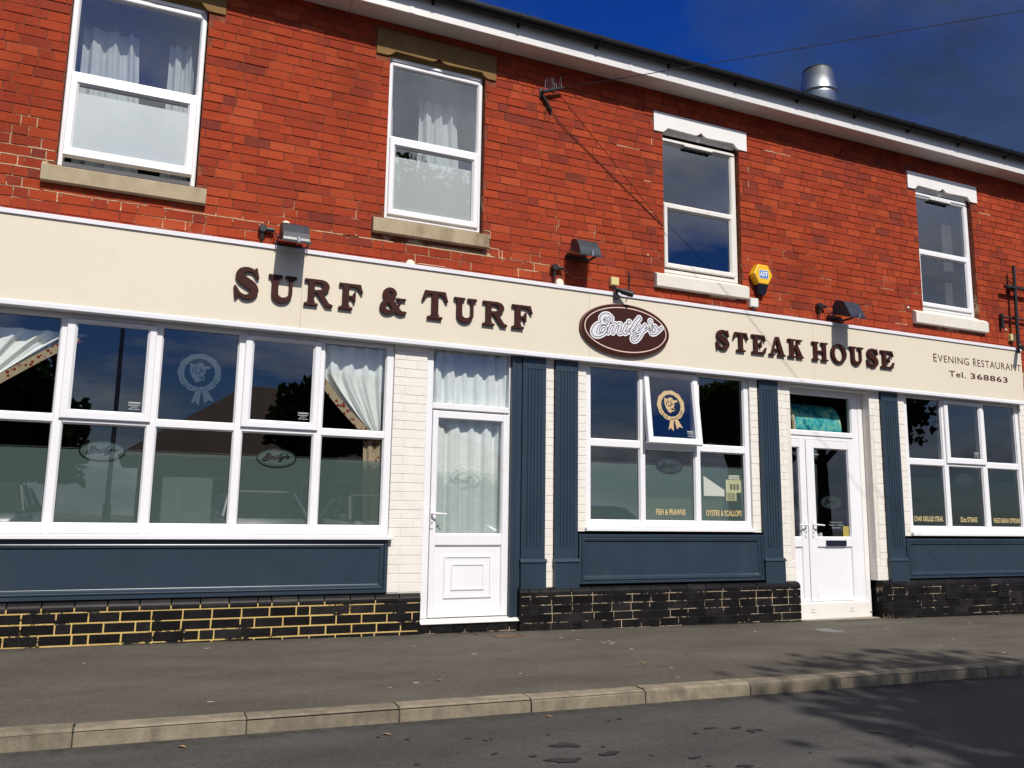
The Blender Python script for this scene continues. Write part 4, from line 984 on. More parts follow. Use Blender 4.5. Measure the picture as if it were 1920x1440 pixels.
def pilaster(x0, x1, zt, blk_t, blk_b, extra=False):
    P_ = empty('pilaster', (x0, 0, blk_b), B); yf, yb = -.030, .02; w_ = x1 - x0
    zf0, zf1 = blk_t + .115, 2.525
    m = MB(); m.box(x0, x1, yf, yb, zf1 + .001, zt, .003); m.box(x0, x1, yf, yb, blk_t, zf0 - .001, .003)
    pl = [(x0, yb), (x0, yf + .003), (x0 + .003, yf)]
    for k in range(5):
        c_ = x0 + w_ * (.22 + .14 * k)
        pl += [(c_ - .0075, yf), (c_ - .005, yf + .006), (c_, yf + .009), (c_ + .005, yf + .006), (c_ + .0075, yf)]
    pl += [(x1 - .003, yf), (x1, yf + .003), (x1, yb)]
    m.prism(pl, 2, zf0, zf1); m.build('fluted_shaft', 'blue_paint', P_)
    m = MB(); m.box(x0 - .006, x1 + .006, yf - .022, yb, blk_b, blk_t - .03, .003)
    m.prism([(yb, blk_t - .031), (yf - .032, blk_t - .031), (yf - .032, blk_t - .024), (yf - .004, blk_t + .004), (yb, blk_t + .004)], 0, x0 - .012, x1 + .012); m.build('base_block', 'blue_paint', P_)
pilaster(3.474, 3.736, 2.655, .635, .347); pilaster(3.845, 4.106, 2.655, .636, .342); pilaster(6.468, 6.742, 2.655, .625, .337); pilaster(8.374, 8.658, 2.655, .611, .320)
for a, b_, yy in ((3.362, 3.402, -.024), (3.4045, 3.470, -.018)):
    m = MB(); m.box(a, b_, yy, .09, .064, 2.655, .003); m.build('jamb_board', 'blue_paint', B)

# ------------------------------------------------------------------ left door with curtain
D1 = empty('front_door', (2.478, 0, .06), B); D1['label'] = 'white half glazed door with square moulded lower panel'
m = MB(); m.box(2.478, 2.546, GF, .12, .10, 2.68, .005); m.box(3.345, 3.360, GF + .002, .12, .10, 2.68, .003)
m.box(2.545, 3.346, GF + .0015, .118, 2.655, 2.69, .004); m.box(2.545, 3.346, GF - .006, .118, 2.058, 2.118, .008); m.build('frame', 'upvc', D1)
pane_mesh(2.546, 3.345, 2.118, 2.656, GF + .03).build('pane', 'glass', D1, fix=False)
m = MB()
lf = (2.551, 3.357, .105, 2.046)
m.box(lf[0], 2.607, GF - .004, .085, lf[2], lf[3], .005); m.box(3.286, lf[1], GF - .004, .085, lf[2], lf[3], .005)
m.box(2.606, 3.287, GF - .0025, .083, 1.974, lf[3] - .001, .005); m.box(2.606, 3.287, GF - .0025, .083, .768, .870, .005); m.box(2.606, 3.287, GF - .0025, .083, lf[2] + .001, .180, .005)
m.ringloft(2.605, 3.288, .868, 1.976, [(0, GF + .002), (.012, GF + .018), (.012, GF + .04)], False); m.build('leaf', 'upvc', D1)
m = MB(); m.ringloft(2.604, 3.289, .178, .770, [(0, GF + .002), (.012, GF + .016)], False)
m.ringloft(2.615, 3.278, .188, .760, [(0, GF + .016), (.086, GF + .016), (.092, GF + .004), (.104, GF + .003), (.112, GF + .012), (.160, GF + .012), (.166, GF + .002), (.176, GF + .002), (.184, GF + .010)], True); m.build('moulded_panel', 'upvc', D1)
pane_mesh(2.606, 3.287, .870, 1.974, GF + .026).build('pane', 'glass', D1, fix=False)
pane_mesh(2.618, 3.275, .872, 1.462, FILMY).build('frosted_film', 'film_pale', D1, fix=False)
me = place([ellipse_pts(.49, .245), ellipse_pts(.455, .215)], 0, 2.937, 1.465, FILMY - .003, .33); mesh_obj('logo_rim', me, 'logo_pale', D1)
me = place(LG_MID, 0, 2.93, 1.465, FILMY - .003, .27); mesh_obj('logo_lettering', me, 'logo_pale', D1)
def handle(D, x, z, y, right=True, s=1):
    H = empty('handle', (x, y, z), D)
    m = MB(); m.box(x - .016, x + .016, y - .010, y, z - .145, z + .055, .006); m.build('plate', 'upvc', D) if False else None
    m.tube([(x, y - .008, z), (x, y - .05, z), (x + (.012 if right else -.012), y - .055, z), (x + (.13 if right else -.13), y - .052, z - .006)], [.009, .009, .010, .008], 8)
    bpy.data.objects.remove(H); o = m.build('handle', 'upvc', D)
    mm = MB(); mm.lathe((x, y - .0115, z - .085), [(.007, 0), (.007, .004)], 10, 'y'); mm.box(x - .003, x + .003, y - .0118, y - .008, z - .105, z - .085); mm.build('keyhole', 'dark_plug', D)
handle(D1, 2.566, 1.065, GF - .004)
m = MB(); m.prism([(-.062, .058), (-.062, .066), (-.02, .088), (.05, .100), (.05, .058)], 0, 2.462, 3.452); m.build('threshold', 'upvc_old', D1)

# ------------------------------------------------------------------ right double door in its recess
DY = .12
D2 = empty('entrance_door', (6.95, DY, -.08), B); D2['label'] = 'white glazed entrance doors with letter box set back between chamfered piers'
m = MB()
m.box(6.93, 7.006, DY, DY + .08, .115, 2.62, .005); m.box(8.020, 8.122, DY, DY + .08, .115, 2.62, .005)
m.box(7.005, 8.021, DY + .0015, DY + .078, 2.556, 2.62, .005); m.box(7.005, 8.021, DY - .012, DY + .078, 2.052, 2.110, .006); m.box(7.005, 8.021, DY + .0015, DY + .078, 2.006, 2.050, .005)
m.ringloft(7.004, 8.022, 2.108, 2.558, [(0, DY + .004), (.012, DY + .02), (.012, DY + .04)], False); m.build('frame', 'upvc', D2)
pane_mesh(7.006, 8.02, 2.11, 2.556, DY + .03).build('pane', 'glass', D2, fix=False)
m = MB(); m.box(8.122, 8.1975, DY - .004, .22, -.10, 2.66, .004); m.box(6.946, 6.952, .01, .22, -.10, 2.66, .001); m.build('jamb_lining', 'stone_white', D2)
m = MB(); m.box(6.95, 8.198, .02, .22, 2.62, 2.70, .004); m.build('head_lining', 'stone_white', D2)
def leaf(x0, x1, gx0, gx1, name):
    m = MB(); z0, z1 = .118, 2.002; gz0, gz1 = .854, 1.906; pz0, pz1 = .150, .742
    m.box(x0, gx0, DY - .014, DY + .05, z0, z1, .005); m.box(gx1, x1, DY - .014, DY + .05, z0, z1, .005)
    for a, b_ in ((gz1, z1 - .001), (pz1, gz0), (z0 + .001, pz0)): m.box(gx0 - .001, gx1 + .001, DY - .0125, DY + .048, a, b_, .005)
    m.ringloft(gx0 - .002, gx1 + .002, gz0 - .002, gz1 + .002, [(0, DY - .008), (.010, DY + .008), (.010, DY + .03)], False)
    m.ringloft(gx0 - .002, gx1 + .002, pz0 - .002, pz1 + .002, [(0, DY - .008), (.010, DY + .006)], True); m.build('leaf', 'upvc', D2)
    pane_mesh(gx0, gx1, gz0, gz1, DY + .014).build('pane', 'glass', D2, fix=False)
leaf(7.008, 7.247, 7.038, 7.153, 'l'); leaf(7.255, 8.016, 7.380, 7.920, 'r')
handle(D2, 7.203, 1.000, DY - .014, False); handle(D2, 7.318, 1.000, DY - .014, True)
m = MB(); m.ringloft(7.508, 7.822, .754, .818, [(0, DY - .013), (0, DY - .024), (.006, DY - .026), (.008, DY - .022)], True); m.build('letter_box', 'alarm_black', D2)
m = MB(); m.prism([(.075, -.12), (.070, .10), (.078, .114), (.2, .116), (.2, -.12)], 0, 6.952, 8.121); m.build('step', 'step_white', D2)
for cx in (7.235, 7.83):
    for a in (-.016, .016):
        for b_ in (-.016, .016):
            mm = MB(); mm.lathe((cx + a, .0705, .02 + b_ - .004), [(.0065, 0), (.0065, .006)], 10, 'y'); mm.build('vent_hole', 'dark_plug', D2)
m = MB(); m.box(6.97, 8.16, -.03, .07, -.16, -.073, .006); m.build('threshold', 'step_stone', D2)
win_logo(D2, 7.650, 1.266, .345, 'logo_film_dark', 'logo_dark', DY + .016)
for k, (t_, wd) in enumerate((('Tuesday to Sunday', .20), ('5.00pm - 11.00pm', .22), ('Closed Monday', .15))):
    fit_text('hours_lettering', t_, 7.71 - wd / 2, 7.71 + wd / 2, 1.020 - k * .032, 1.037 - k * .032, DY + .016, 'sticker_white', D2, bold=.01)
fit_text('push_lettering', 'please', 7.395, 7.46, 1.868, 1.882, DY + .016, 'sticker_white', D2)
fit_text('push_lettering', 'Push', 7.395, 7.475, 1.825, 1.852, DY + .016, 'sticker_white', D2, bold=.01)
m = MB(); m.quad((7.815, DY + .0165, .862), (7.905, DY + .0165, .862), (7.905, DY + .0165, .985), (7.815, DY + .0165, .985)); m.build('yellow_notice', 'notice_yellow', None, fix=False, label='small yellow paper notice stuck inside entrance door glass above letter box', cat='notice')
for a in (7.39, 7.445):
    m = MB(); m.quad((a, DY + .0165, .862), (a + .04, DY + .0165, .862), (a + .04, DY + .0165, .905), (a, DY + .0165, .905)); m.build('card_sticker', 'sticker_white', D2, fix=False)

# ------------------------------------------------------------------ fascia sign
FS = empty('fascia_sign', (4.9, -.075, 2.64), None, 'long cream fascia sign with raised maroon letters above the shopfront', 'sign')
m = MB()
pj = [-3.2, -1.75, 1.238, 4.213, 7.262, 10.995]
for a, b_ in zip(pj[:-1], pj[1:]):
    mm = MB(); mm.box(a + .0008, b_ - .0008, -.075, -.06, 2.66, 3.41, .0006); mm.build('panel', 'cream_panel', FS)
mm = MB(); mm.box(-3.2, 10.995, -.0595, .004, 2.662, 3.408); mm.build('backing', 'soffit_white', FS)
mm = MB(); mm.prism([(-.090, 3.392), (-.090, 3.426), (-.086, 3.430), (.006, 3.436), (.006, 3.41), (-.076, 3.41), (-.076, 3.392)], 0, -3.2, 11.0); mm.build('top_trim', 'trim_white', FS)
mm = MB(); mm.prism([(-.090, 2.650), (-.090, 2.682), (-.0762, 2.694), (-.0762, 2.662), (.006, 2.66), (.006, 2.645), (-.086, 2.645)], 0, -3.2, 11.0); mm.build('bottom_trim', 'trim_white', FS)
def gl(w_, *parts): return (w_, parts)
def bx(x0, x1, y0, y1): return ('p', [(x0, y0), (x1, y0), (x1, y1), (x0, y1)])
def pl(*pts): return ('p', list(pts))
def st(pts, rs, k=5): return ('s', pts, rs, k)
G = {
 'U': gl(1.03, st([(.25, .85), (.25, .35), (.30, .20), (.42, .125), (.55, .118), (.68, .17), (.765, .28), (.785, .40), (.785, .90)], [.13, .13, .13, .12, .112, .1, .085, .078, .078], 3), bx(0, .50, .87, 1), bx(.57, 1.0, .87, 1), pl((.06, .88), (.44, .88), (.38, .80), (.12, .80)), pl((.64, .88), (.93, .88), (.865, .81), (.70, .81))),
 'R': gl(1.08, bx(.14, .40, 0, 1), bx(0, .54, 0, .125), bx(0, .5, .875, 1), st([(.35, .925), (.6, .92), (.76, .85), (.815, .735), (.76, .62), (.6, .55), (.35, .545)], [.075, .085, .115, .13, .115, .085, .065]), pl((.40, .54), (.64, .58), (.94, .16), (1.08, .125), (1.08, 0), (.80, 0)), pl((.06, .12), (.48, .12), (.40, .2), (.14, .2))),
 'F': gl(.95, bx(.14, .41, 0, 1), bx(0, .56, 0, .125), bx(0, .86, .865, 1), pl((.60, 1), (.84, 1), (.95, .655), (.87, .62), (.72, .81), (.55, .875)), bx(.38, .64, .43, .555), pl((.575, .70), (.665, .70), (.665, .29), (.575, .29), (.50, .44), (.50, .55)), pl((.06, .12), (.50, .12), (.41, .2), (.14, .2))),
 'T': gl(1.0, bx(.365, .635, 0, 1), bx(.21, .79, 0, .125), bx(.11, .89, .865, 1), pl((.12, 1), (.34, .99), (.40, .87), (.24, .83), (.10, .60), (0, .63)), pl((.88, 1), (.66, .99), (.60, .87), (.76, .83), (.90, .60), (1.0, .63)), pl((.27, .12), (.73, .12), (.635, .2), (.365, .2))),
 'E': gl(.98, bx(.14, .41, 0, 1), bx(0, .86, 0, .13), bx(0, .86, .865, 1), pl((.58, 1), (.84, 1), (.95, .68), (.87, .65), (.72, .82), (.55, .875)), bx(.38, .64, .44, .56), pl((.575, .68), (.665, .68), (.665, .32), (.575, .32), (.50, .45), (.50, .55)), pl((.55, 0), (.86, 0), (.98, .36), (.89, .39), (.74, .19), (.55, .12))),
 'S': gl(.86, st([(.70, .80), (.60, .885), (.43, .915), (.26, .86), (.18, .74), (.23, .63), (.41, .53), (.58, .44), (.68, .31), (.63, .17), (.48, .095), (.32, .10), (.15, .22)], [.05, .07, .083, .11, .135, .15, .155, .155, .14, .12, .095, .08, .05], 4), pl((.66, .99), (.75, .99), (.83, .65), (.73, .63), (.58, .83)), pl((.0, .41), (.09, .42), (.26, .2), (.14, .01), (.05, .01))),
 'A': gl(1.12, pl((.45, 1), (.58, 1), (.25, .08), (.13, .08)), pl((.43, 1), (.69, 1), (1.02, .08), (.72, .08)), bx(.30, .78, .27, .385), bx(0, .42, 0, .12), bx(.57, 1.12, 0, .12)),
 'K': gl(1.08, bx(.14, .41, 0, 1), bx(0, .54, 0, .125), bx(0, .54, .875, 1), pl((.38, .38), (.38, .55), (.72, .92), (.90, .92)), bx(.60, 1.0, .875, 1), pl((.46, .52), (.66, .72), (1.02, .1), (.70, .1)), bx(.58, 1.08, 0, .125)),
 'H': gl(1.14, bx(.13, .39, 0, 1), bx(.75, 1.01, 0, 1), bx(0, .50, 0, .125), bx(0, .50, .875, 1), bx(.63, 1.14, 0, .125), bx(.63, 1.14, .875, 1), bx(.3, .85, .43, .56)),
 'O': gl(1.06, ('e', .53, .5, .53, .515, .27, .37)),
 '&': gl(1.0, st([(.34, .52), (.22, .66), (.21, .80), (.33, .905), (.48, .89), (.555, .77), (.49, .65), (.36, .55), (.20, .43), (.13, .27), (.20, .13), (.37, .095), (.54, .16), (.68, .33), (.79, .56)], [.10, .10, .10, .09, .09, .095, .09, .09, .11, .125, .115, .09, .075, .06, .055], 4), st([(.27, .72), (.45, .44), (.66, .19), (.80, .10), (.97, .12)], [.115, .125, .125, .095, .065], 4), bx(.60, 1.0, .54, .645)),
}
def glyph_loops(ch):
    w_, parts = G[ch]; xs = np.linspace(-.06, w_ + .08, 76); ys = np.linspace(-.08, 1.08, 80); X, Y = np.meshgrid(xs, ys); F_ = np.full(X.shape, 1e9)
    for p in parts:
        if p[0] == 'p': d = sd_poly(X, Y, p[1])
        elif p[0] == 's':
            q = catmull([(*a, b_) for a, b_ in zip(p[1], p[2])], p[3]); d = sd_stroke(X, Y, [v[:2] for v in q], [v[2] for v in q])
        else:
            _, cx, cy, rx, ry, ix, iy = p
            d = np.maximum((np.hypot((X - cx) / rx, (Y - cy) / ry) - 1) * min(rx, ry), -(np.hypot((X - cx) / ix, (Y - cy) / iy) - 1) * min(ix, iy))
        F_ = np.minimum(F_, d)
    return [simplify(l, .004) for l in trace(F_ + .017, xs, ys)]
GLY = {c_: glyph_loops(c_) for c_ in G}
def letter(ch, x0, x1, z0, z1, depth=.024):
    w_ = G[ch][0]; sx, sz = (x1 - x0) / w_, (z1 - z0)
    me = shape_mesh([[(a * sx, b_ * sz) for a, b_ in l] for l in GLY[ch]], depth, .0012)
    yc = -.076 - .006 - depth / 2
    for v in me.vertices: v.co = (x0 + v.co.x, yc - v.co.z, z0 + v.co.y)
    bm = bmesh.new(); bm.from_mesh(me); bmesh.ops.recalc_face_normals(bm, faces=bm.faces); bm.to_mesh(me); bm.free()
    o = mesh_obj('letter', me, 'maroon', FS)
    return o
for a in (('S', .642, .872, 2.893, 3.196), ('U', .934, 1.197, 2.895, 3.158), ('R', 1.252, 1.520, 2.905, 3.160), ('F', 1.566, 1.800, 2.905, 3.160), ('&', 1.952, 2.214, 2.905, 3.172),
          ('T', 2.360, 2.640, 2.905, 3.192), ('U', 2.690, 2.944, 2.902, 3.160), ('R', 2.992, 3.264, 2.905, 3.160), ('F', 3.308, 3.548, 2.905, 3.160),
          ('S', 5.818, 6.016, 2.926, 3.166), ('T', 6.056, 6.280, 2.930, 3.160), ('E', 6.320, 6.540, 2.930, 3.158), ('A', 6.570, 6.818, 2.930, 3.162), ('K', 6.852, 7.092, 2.930, 3.160),
          ('H', 7.220, 7.470, 2.930, 3.162), ('O', 7.516, 7.768, 2.926, 3.166), ('U', 7.812, 8.052, 2.926, 3.160), ('S', 8.092, 8.298, 2.924, 3.166), ('E', 8.326, 8.562, 2.930, 3.160)):
    letter(*a)
yp = -.0758
for t_, xa, xb, za, zb, bo in (('E', 9.284, 9.348, 3.098, 3.206, .006), ('VENING', 9.365, 9.945, 3.102, 3.198, .006), ('R', 10.024, 10.092, 3.098, 3.206, .006), ('ESTAURANT', 10.108, 10.968, 3.102, 3.198, .006), ('Tel.', 9.552, 9.868, 2.924, 3.004, .022), ('368863', 9.955, 10.682, 2.924, 3.004, .024)):
    fit_text('lettering', t_, xa, xb, za, zb, yp, 'maroon_print', FS, bold=bo, spacing=1.12)
# oval sign
OV = empty('oval_sign', (4.635, -.08, 2.74), None, 'oval maroon sign with white script name between the two word groups', 'sign')
def oval_loft(m, prof, n=72):
    vs = []; fs = []
    for ins, y in prof: vs += [(4.635 + (.549 - ins) * math.cos(2 * math.pi * k / n), y, 3.020 + (.284 - ins) * math.sin(2 * math.pi * k / n)) for k in range(n)]
    for i in range(len(prof) - 1): fs += [(i * n + k, i * n + (k + 1) % n, (i + 1) * n + (k + 1) % n, (i + 1) * n + k) for k in range(n)]
    fs.append(tuple(range((len(prof) - 1) * n, len(prof) * n))); return m.add(vs, fs)
oval_loft(MB(), [(0, -.076), (0, -.108), (.004, -.113), (.010, -.1145)]).build('edge', 'maroon_edge', OV)
oval_loft(MB(), [(.006, -.112), (.012, -.118), (.016, -.119)]).build('board', 'maroon', OV)
el = lambda a, b_: ellipse_pts(a, b_, 72)
me = place([el(.507, .244), el(.497, .234)], 0, 4.635, 3.022, -.1195, 1); mesh_obj('ring_line', me, 'pink_line', OV)
for lp_, mt_, yy in ((LG_OUT, 'logo_white', -.1197), (LG_MID, 'logo_dark', -.1203), (LG_IN, 'logo_grey', -.1209)):
    mesh_obj('script_lettering', place(lp_, 0, 4.635, 3.022, yy, 1), mt_, OV)

# ------------------------------------------------------------------ floodlights
def floodlight(label, x0, x1, zt, zb, boxx, boxz, tilt, box_right=False):
    F_ = empty('floodlight', (x0, 0, zb), None, label, 'floodlight', 'floodlights above the fascia sign')
    w_ = x1 - x0; yf = tilt      # yf: how far the hood reaches out; lens faces down and back at the sign
    k_ = yf / .36; hb = zb + .10
    pr = [(-.085, hb), (-.080, zb + .165), (-.095, zb + .195), (-.135, zt), (-.20 * k_, zt - .008), (-.27 * k_, zt - .045), (-.325 * k_, zb + .085), (-.352 * k_, zb + .03), (-.36 * k_, zb)]
    m = MB(); m.prism(pr, 0, x0 + .008, x1 - .008)
    m.build('hood', 'lamp_grey', F_)
    sl = (zb - hb) / (-.36 * k_ + .085)
    ln = lambda y, d: (y, hb + (y + .085) * sl + d)
    mm = MB(); mm.prism([ln(-.07, .006), ln(-.372 * k_, .006), ln(-.372 * k_, -.014), ln(-.07, -.014)], 0, x0 - .006, x1 + .006); mm.build('rim', 'lamp_grey', F_)
    mm = MB(); mm.prism([ln(-.085, -.0145), ln(-.355 * k_, -.0145), ln(-.355 * k_, -.018), ln(-.085, -.018)], 0, x0 + .012, x1 - .012); mm.build('lens', 'glass_lamp', F_)
    mm = MB(); mm.box(x0 + w_ * .52, x0 + w_ * .52 + .024, -.378 * k_, -.340 * k_, zb - .018, zb + .038, .003); mm.build('clip', 'steel', F_)
    mm = MB(); mm.box(x0 - .022, x0 - .012, -.15, -.01, zb + .03, zb + .055, .003); mm.box(x1 + .012, x1 + .022, -.15, -.01, zb + .03, zb + .055, .003); mm.box(x0 - .022, x1 + .022, -.013, -.004, zb + .028, zb + .058, .003); mm.build('stirrup', 'black_metal', F_)
    mm = MB(); mm.lathe((boxx, -.008, boxz), [(.036, 0), (.036, -.05), (.030, -.058), (0, -.058)], 18, 'y'); mm.build('cable_box', 'black_metal', F_)
    ex = x0 - .02
    mm = MB(); mm.tube([(boxx + .02, -.035, boxz), (boxx + .07, -.035, boxz), (boxx + .10, -.036, boxz + .0)], [.020, .020, .018], 10); mm.tube([(boxx, -.035, boxz - .02), (boxx, -.035, boxz - .10)], [.018, .014], 10); mm.build('cable_gland', 'black_metal', F_)
    sag = .05 if abs(boxz - zb) < .1 else .10
    pts = [(boxx + .10, -.036, boxz)] + [(boxx + .10 + (x0 + .05 - boxx - .10) * t, -.05 - .05 * math.sin(math.pi * t), boxz + (zb + .03 - boxz) * t ** 2 - sag * math.sin(math.pi * t)) for t in (.2, .4, .6, .8)] + [(x0 + .05, -.075, zb + .04)]
    mm = MB(); mm.tube(pts, .004, 6); mm.tube([(boxx, -.034, boxz - .1), (boxx - .003, -.03, 3.425)], .006, 6); mm.build('cable', 'black_metal', F_)
floodlight('grey floodlight casting its shadow across the word surf', 1.000, 1.246, 3.622, 3.410, .868, 3.582, .36)
floodlight('weathered floodlight with peeling paint above the oval sign', 3.975, 4.235, 3.930, 3.728, 3.818, 3.622, .30)
floodlight('grey floodlight casting its shadow across the word house', 7.580, 7.830, 3.690, 3.458, 7.43, 3.63, .36)
for nm, x, z, rx, rz in (('a', 1.075, 3.66, .045, .05), ('b', 3.90, 3.47, .055, .04), ('c', 2.27, 3.452, .05, .018), ('d', 8.97, 3.79, .022, .05), ('e', 4.99, 3.93, .014, .014), ('f', 10.83, 3.69, .018, .02), ('g', 3.32, 4.2, .006, .006), ('h', 7.2, 4.9, .006, .006)):
    m = MB(); vs = []
    m.lathe((x, .004, z), [(rx, 0), (rx * .85, -.014), (rx * .4, -.022), (0, -.024)], 12, 'y'); m.build('mortar_filling', 'foam_white', B, smooth=True)

# ------------------------------------------------------------------ alarm, boxes, cameras, cables
AL = empty('alarm_box', (6.5, 0, 3.63), None, 'hexagonal yellow alarm box with blue label right of third upper window', 'alarm box')
cx, cz, R_ = 6.535, 3.893, .145
hexa = [(cx + R_ * .97 * math.cos(rad(60 * k)), cz + R_ * .83 * math.sin(rad(60 * k)) / .866) for k in range(6)]
y0, y1 = 0.0, -.095; m = MB(); n = 6
def hexloop(s, y): return [(cx + (a - cx) * s, y, cz + (b_ - cz) * s) for a, b_ in hexa]
vs = hexloop(1.0, .0) + hexloop(1.0, -.075) + hexloop(.95, -.088) + hexloop(.90, -.092)
fs = [(i * 6 + k, i * 6 + (k + 1) % 6, (i + 1) * 6 + (k + 1) % 6, (i + 1) * 6 + k) for i in range(3) for k in range(6)] + [tuple(range(18, 24))]
m.add(vs, fs); m.build('body', 'alarm_yellow', AL)
zb_ = cz - R_ * .83; m = MB()
m.add([(cx - .072, -.085, zb_ + .002), (cx + .072, -.085, zb_ + .002), (cx + .072, -.002, zb_ + .002), (cx - .072, -.002, zb_ + .002), (cx - .048, -.055, zb_ - .115), (cx + .048, -.055, zb_ - .115), (cx + .048, -.002, zb_ - .115), (cx - .048, -.002, zb_ - .115)],
      [(0, 1, 5, 4), (1, 2, 6, 5), (2, 3, 7, 6), (3, 0, 4, 7), (4, 5, 6, 7), (0, 3, 2, 1)]); m.build('strobe_lens', 'alarm_black', AL)
m = MB(); m.box(cx - .068, cx + .068, -.0945, -.0925, cz - .052, cz + .05); m.build('label_border', 'logo_white', AL)
m = MB(); m.box(cx - .062, cx + .062, -.0955, -.0946, cz - .046, cz + .044); m.build('label_plate', 'adt_blue', AL)
fit_text('lettering', 'ADT', cx - .056, cx + .056, cz - .026, cz + .032, -.0958, 'logo_white', AL, bold=.035)
def jbox(x0, x1, z0, z1, material, label, d=.05):
    J = empty('junction_box', (x0, 0, z0), None, label, 'junction box', 'small boxes on the brick wall')
    m = MB(); m.box(x0, x1, -d * .6, 0.004, z0, z1, .004); m.build('back_box', material, J)
    m = MB(); m.box(x0 - .002, x1 + .002, -d, -d * .62, z0 - .002, z1 + .002, .006); m.build('lid', material, J)
    m = MB(); xm = (x0 + x1) / 2; m.tube([(xm, -.02, z0), (xm, -.02, z0 - .05)], .010, 8); m.build('gland', 'black_metal', J)
jbox(6.368, 6.482, 3.503, 3.602, 'box_white', 'square white junction box beneath the yellow alarm box')
jbox(4.500, 4.592, 3.524, 3.608, 'box_cream', 'square pale yellow junction box above the oval sign')
jbox(10.862, 10.955, 3.540, 3.630, 'box_cream', 'pale yellow junction box beside black pole at right end')
def cctv(x, z, label, dirx):
    Cm = empty('security_camera', (x, 0, z), None, label, 'camera', 'security cameras on top of the fascia')
    m = MB(); m.box(x - .022, x + .022, -.118, -.091, z - .095, z - .045, .004); m.tube([(x, -.105, z - .05), (x, -.115, z - .02), (x + .004, -.12, z)], [.016, .014, .024], 10); m.lathe((x + .004, -.122, z - .018), [(.012, 0), (.03, .008), (.034, .022), (.026, .038), (0, .044)], 14); m.build('mount', 'black_metal', Cm)
    a = Vector((x + .012, -.13, z)); d = Vector((dirx, -.55, -.36)).normalized()
    m = MB(); m.tube([a, a + d * .04, a + d * .041, a + d * .165, a + d * .168], [.022, .026, .033, .033, .028], 14); m.build('body', 'black_metal', Cm)
    m = MB(); m.tube([a + d * .166, a + d * .171], [.022, .020], 12); m.build('lens', 'car_glass', Cm)
    return a
cctv(4.520, 3.445, 'small black security camera standing on the trim above oval sign', .85)
cctv(10.905, 3.445, 'black security camera at the far right end of fascia', -.25)
m = MB(); m.tube([(4.66, -.15, 3.42), (4.72, -.06, 3.46), (4.745, -.012, 3.54), (4.748, -.008, 3.62), (4.745, -.006, 3.70)], .006, 6); m.tube([(4.747, -.008, 3.60), (4.747, -.008, 3.63)], .011, 6)
m.build('camera_cable', 'black_metal', None, label='thin black cable running up brick from camera above oval sign', cat='cable')
CB = empty('cable_bracket', (3.65, 0, 5.52), None, 'black wall bracket with bird spikes under the eaves', 'bracket')
m = MB(); m.tube([(3.66, .0, 5.545), (3.66, -.05, 5.545), (3.90, -.06, 5.640)], [.02, .02, .016], 8); m.box(3.635, 3.685, -.012, .004, 5.49, 5.60, .003); m.build('arm', 'black_metal', CB)
for k in range(8):
    a = .05 + k * .028; mm = MB(); bx0 = 3.68 + k * .028; bz = 5.565 + k * .0105
    mm.tube([(bx0, -.055, bz), (bx0 - .01 + random.uniform(-.02, .02), -.06 + random.uniform(-.03, .03), bz + .12)], .0022, 5); mm.build('spike', 'steel', CB)
m = MB(); m.tube([(3.655, -.03, 5.53), (3.70, -.028, 5.47), (3.76, -.02, 5.385), (3.785, -.016, 5.352)], [.012, .017, .017, .010], 8); m.build('clamp', 'black_metal', CB)
lp = [(3.80 + .045 * math.cos(a), -.05, 5.585 + .04 * math.sin(a)) for a in np.linspace(2.2, 6.9, 14)]; m = MB(); m.tube(lp, .004, 6); m.build('cable_loop', 'black_metal', CB); m = MB()
lp = [(3.735 + .035 * math.cos(a), -.03, 5.335 + .065 * math.sin(a)) for a in np.linspace(2.0, 7.4, 16)]; m.tube(lp, .004, 6); m.build('cable_loop', 'black_metal', CB)
m = MB(); m.tube([(3.775, -.018, 5.362), (3.96, -.012, 5.19), (4.30, -.010, 4.95), (4.75, -.010, 4.62), (5.20, -.006, 4.30)], .0042, 6)
m.build('wall_cable', 'wire_brown', None, label='thin brown cable crossing brick diagonally down to third upper window', cat='cable')
Sx = Vector((3.90, -.06, 5.640)); Ex = Sx + Vector((1, -.86, .065)) * 16
pts = [Sx.lerp(Ex, t) + Vector((0, 0, -.55 * 4 * t * (1 - t) * .18)) for t in np.linspace(0, 1, 15)]
m = MB(); m.tube(pts, .0042, 6); m.build('overhead_wire', 'black_metal', None, label='black overhead wire rising from wall bracket across the sky', cat='wire')
SB = empty('sign_bracket', (10.94, 0, 3.43), None, 'black iron pole with side arms on brick at right edge', 'bracket')
m = MB(); m.tube([(10.955, -.10, 4.60), (10.945, -.10, 4.2), (10.925, -.10, 3.45)], [.020, .022, .024], 10); m.build('pole', 'black_metal', SB)
m = MB(); m.box(10.74, 11.5, -.125, -.078, 4.262, 4.298, .004); m.box(10.90, 10.99, -.08, .004, 4.25, 4.31, .004); m.build('upper_arm', 'black_metal', SB)
m = MB(); m.box(10.71, 11.5, -.06, -.035, 3.842, 3.866, .004); m.box(10.705, 10.745, -.05, .003, 3.70, 3.90, .004); m.box(10.90, 10.95, -.10, -.035, 3.84, 3.87, .003); m.build('lower_arm', 'black_metal', SB)
m = MB(); m.tube([(10.95, -.10, 4.53), (11.5, -.3, 4.55)], .006, 6); m.build('stay', 'black_metal', SB)
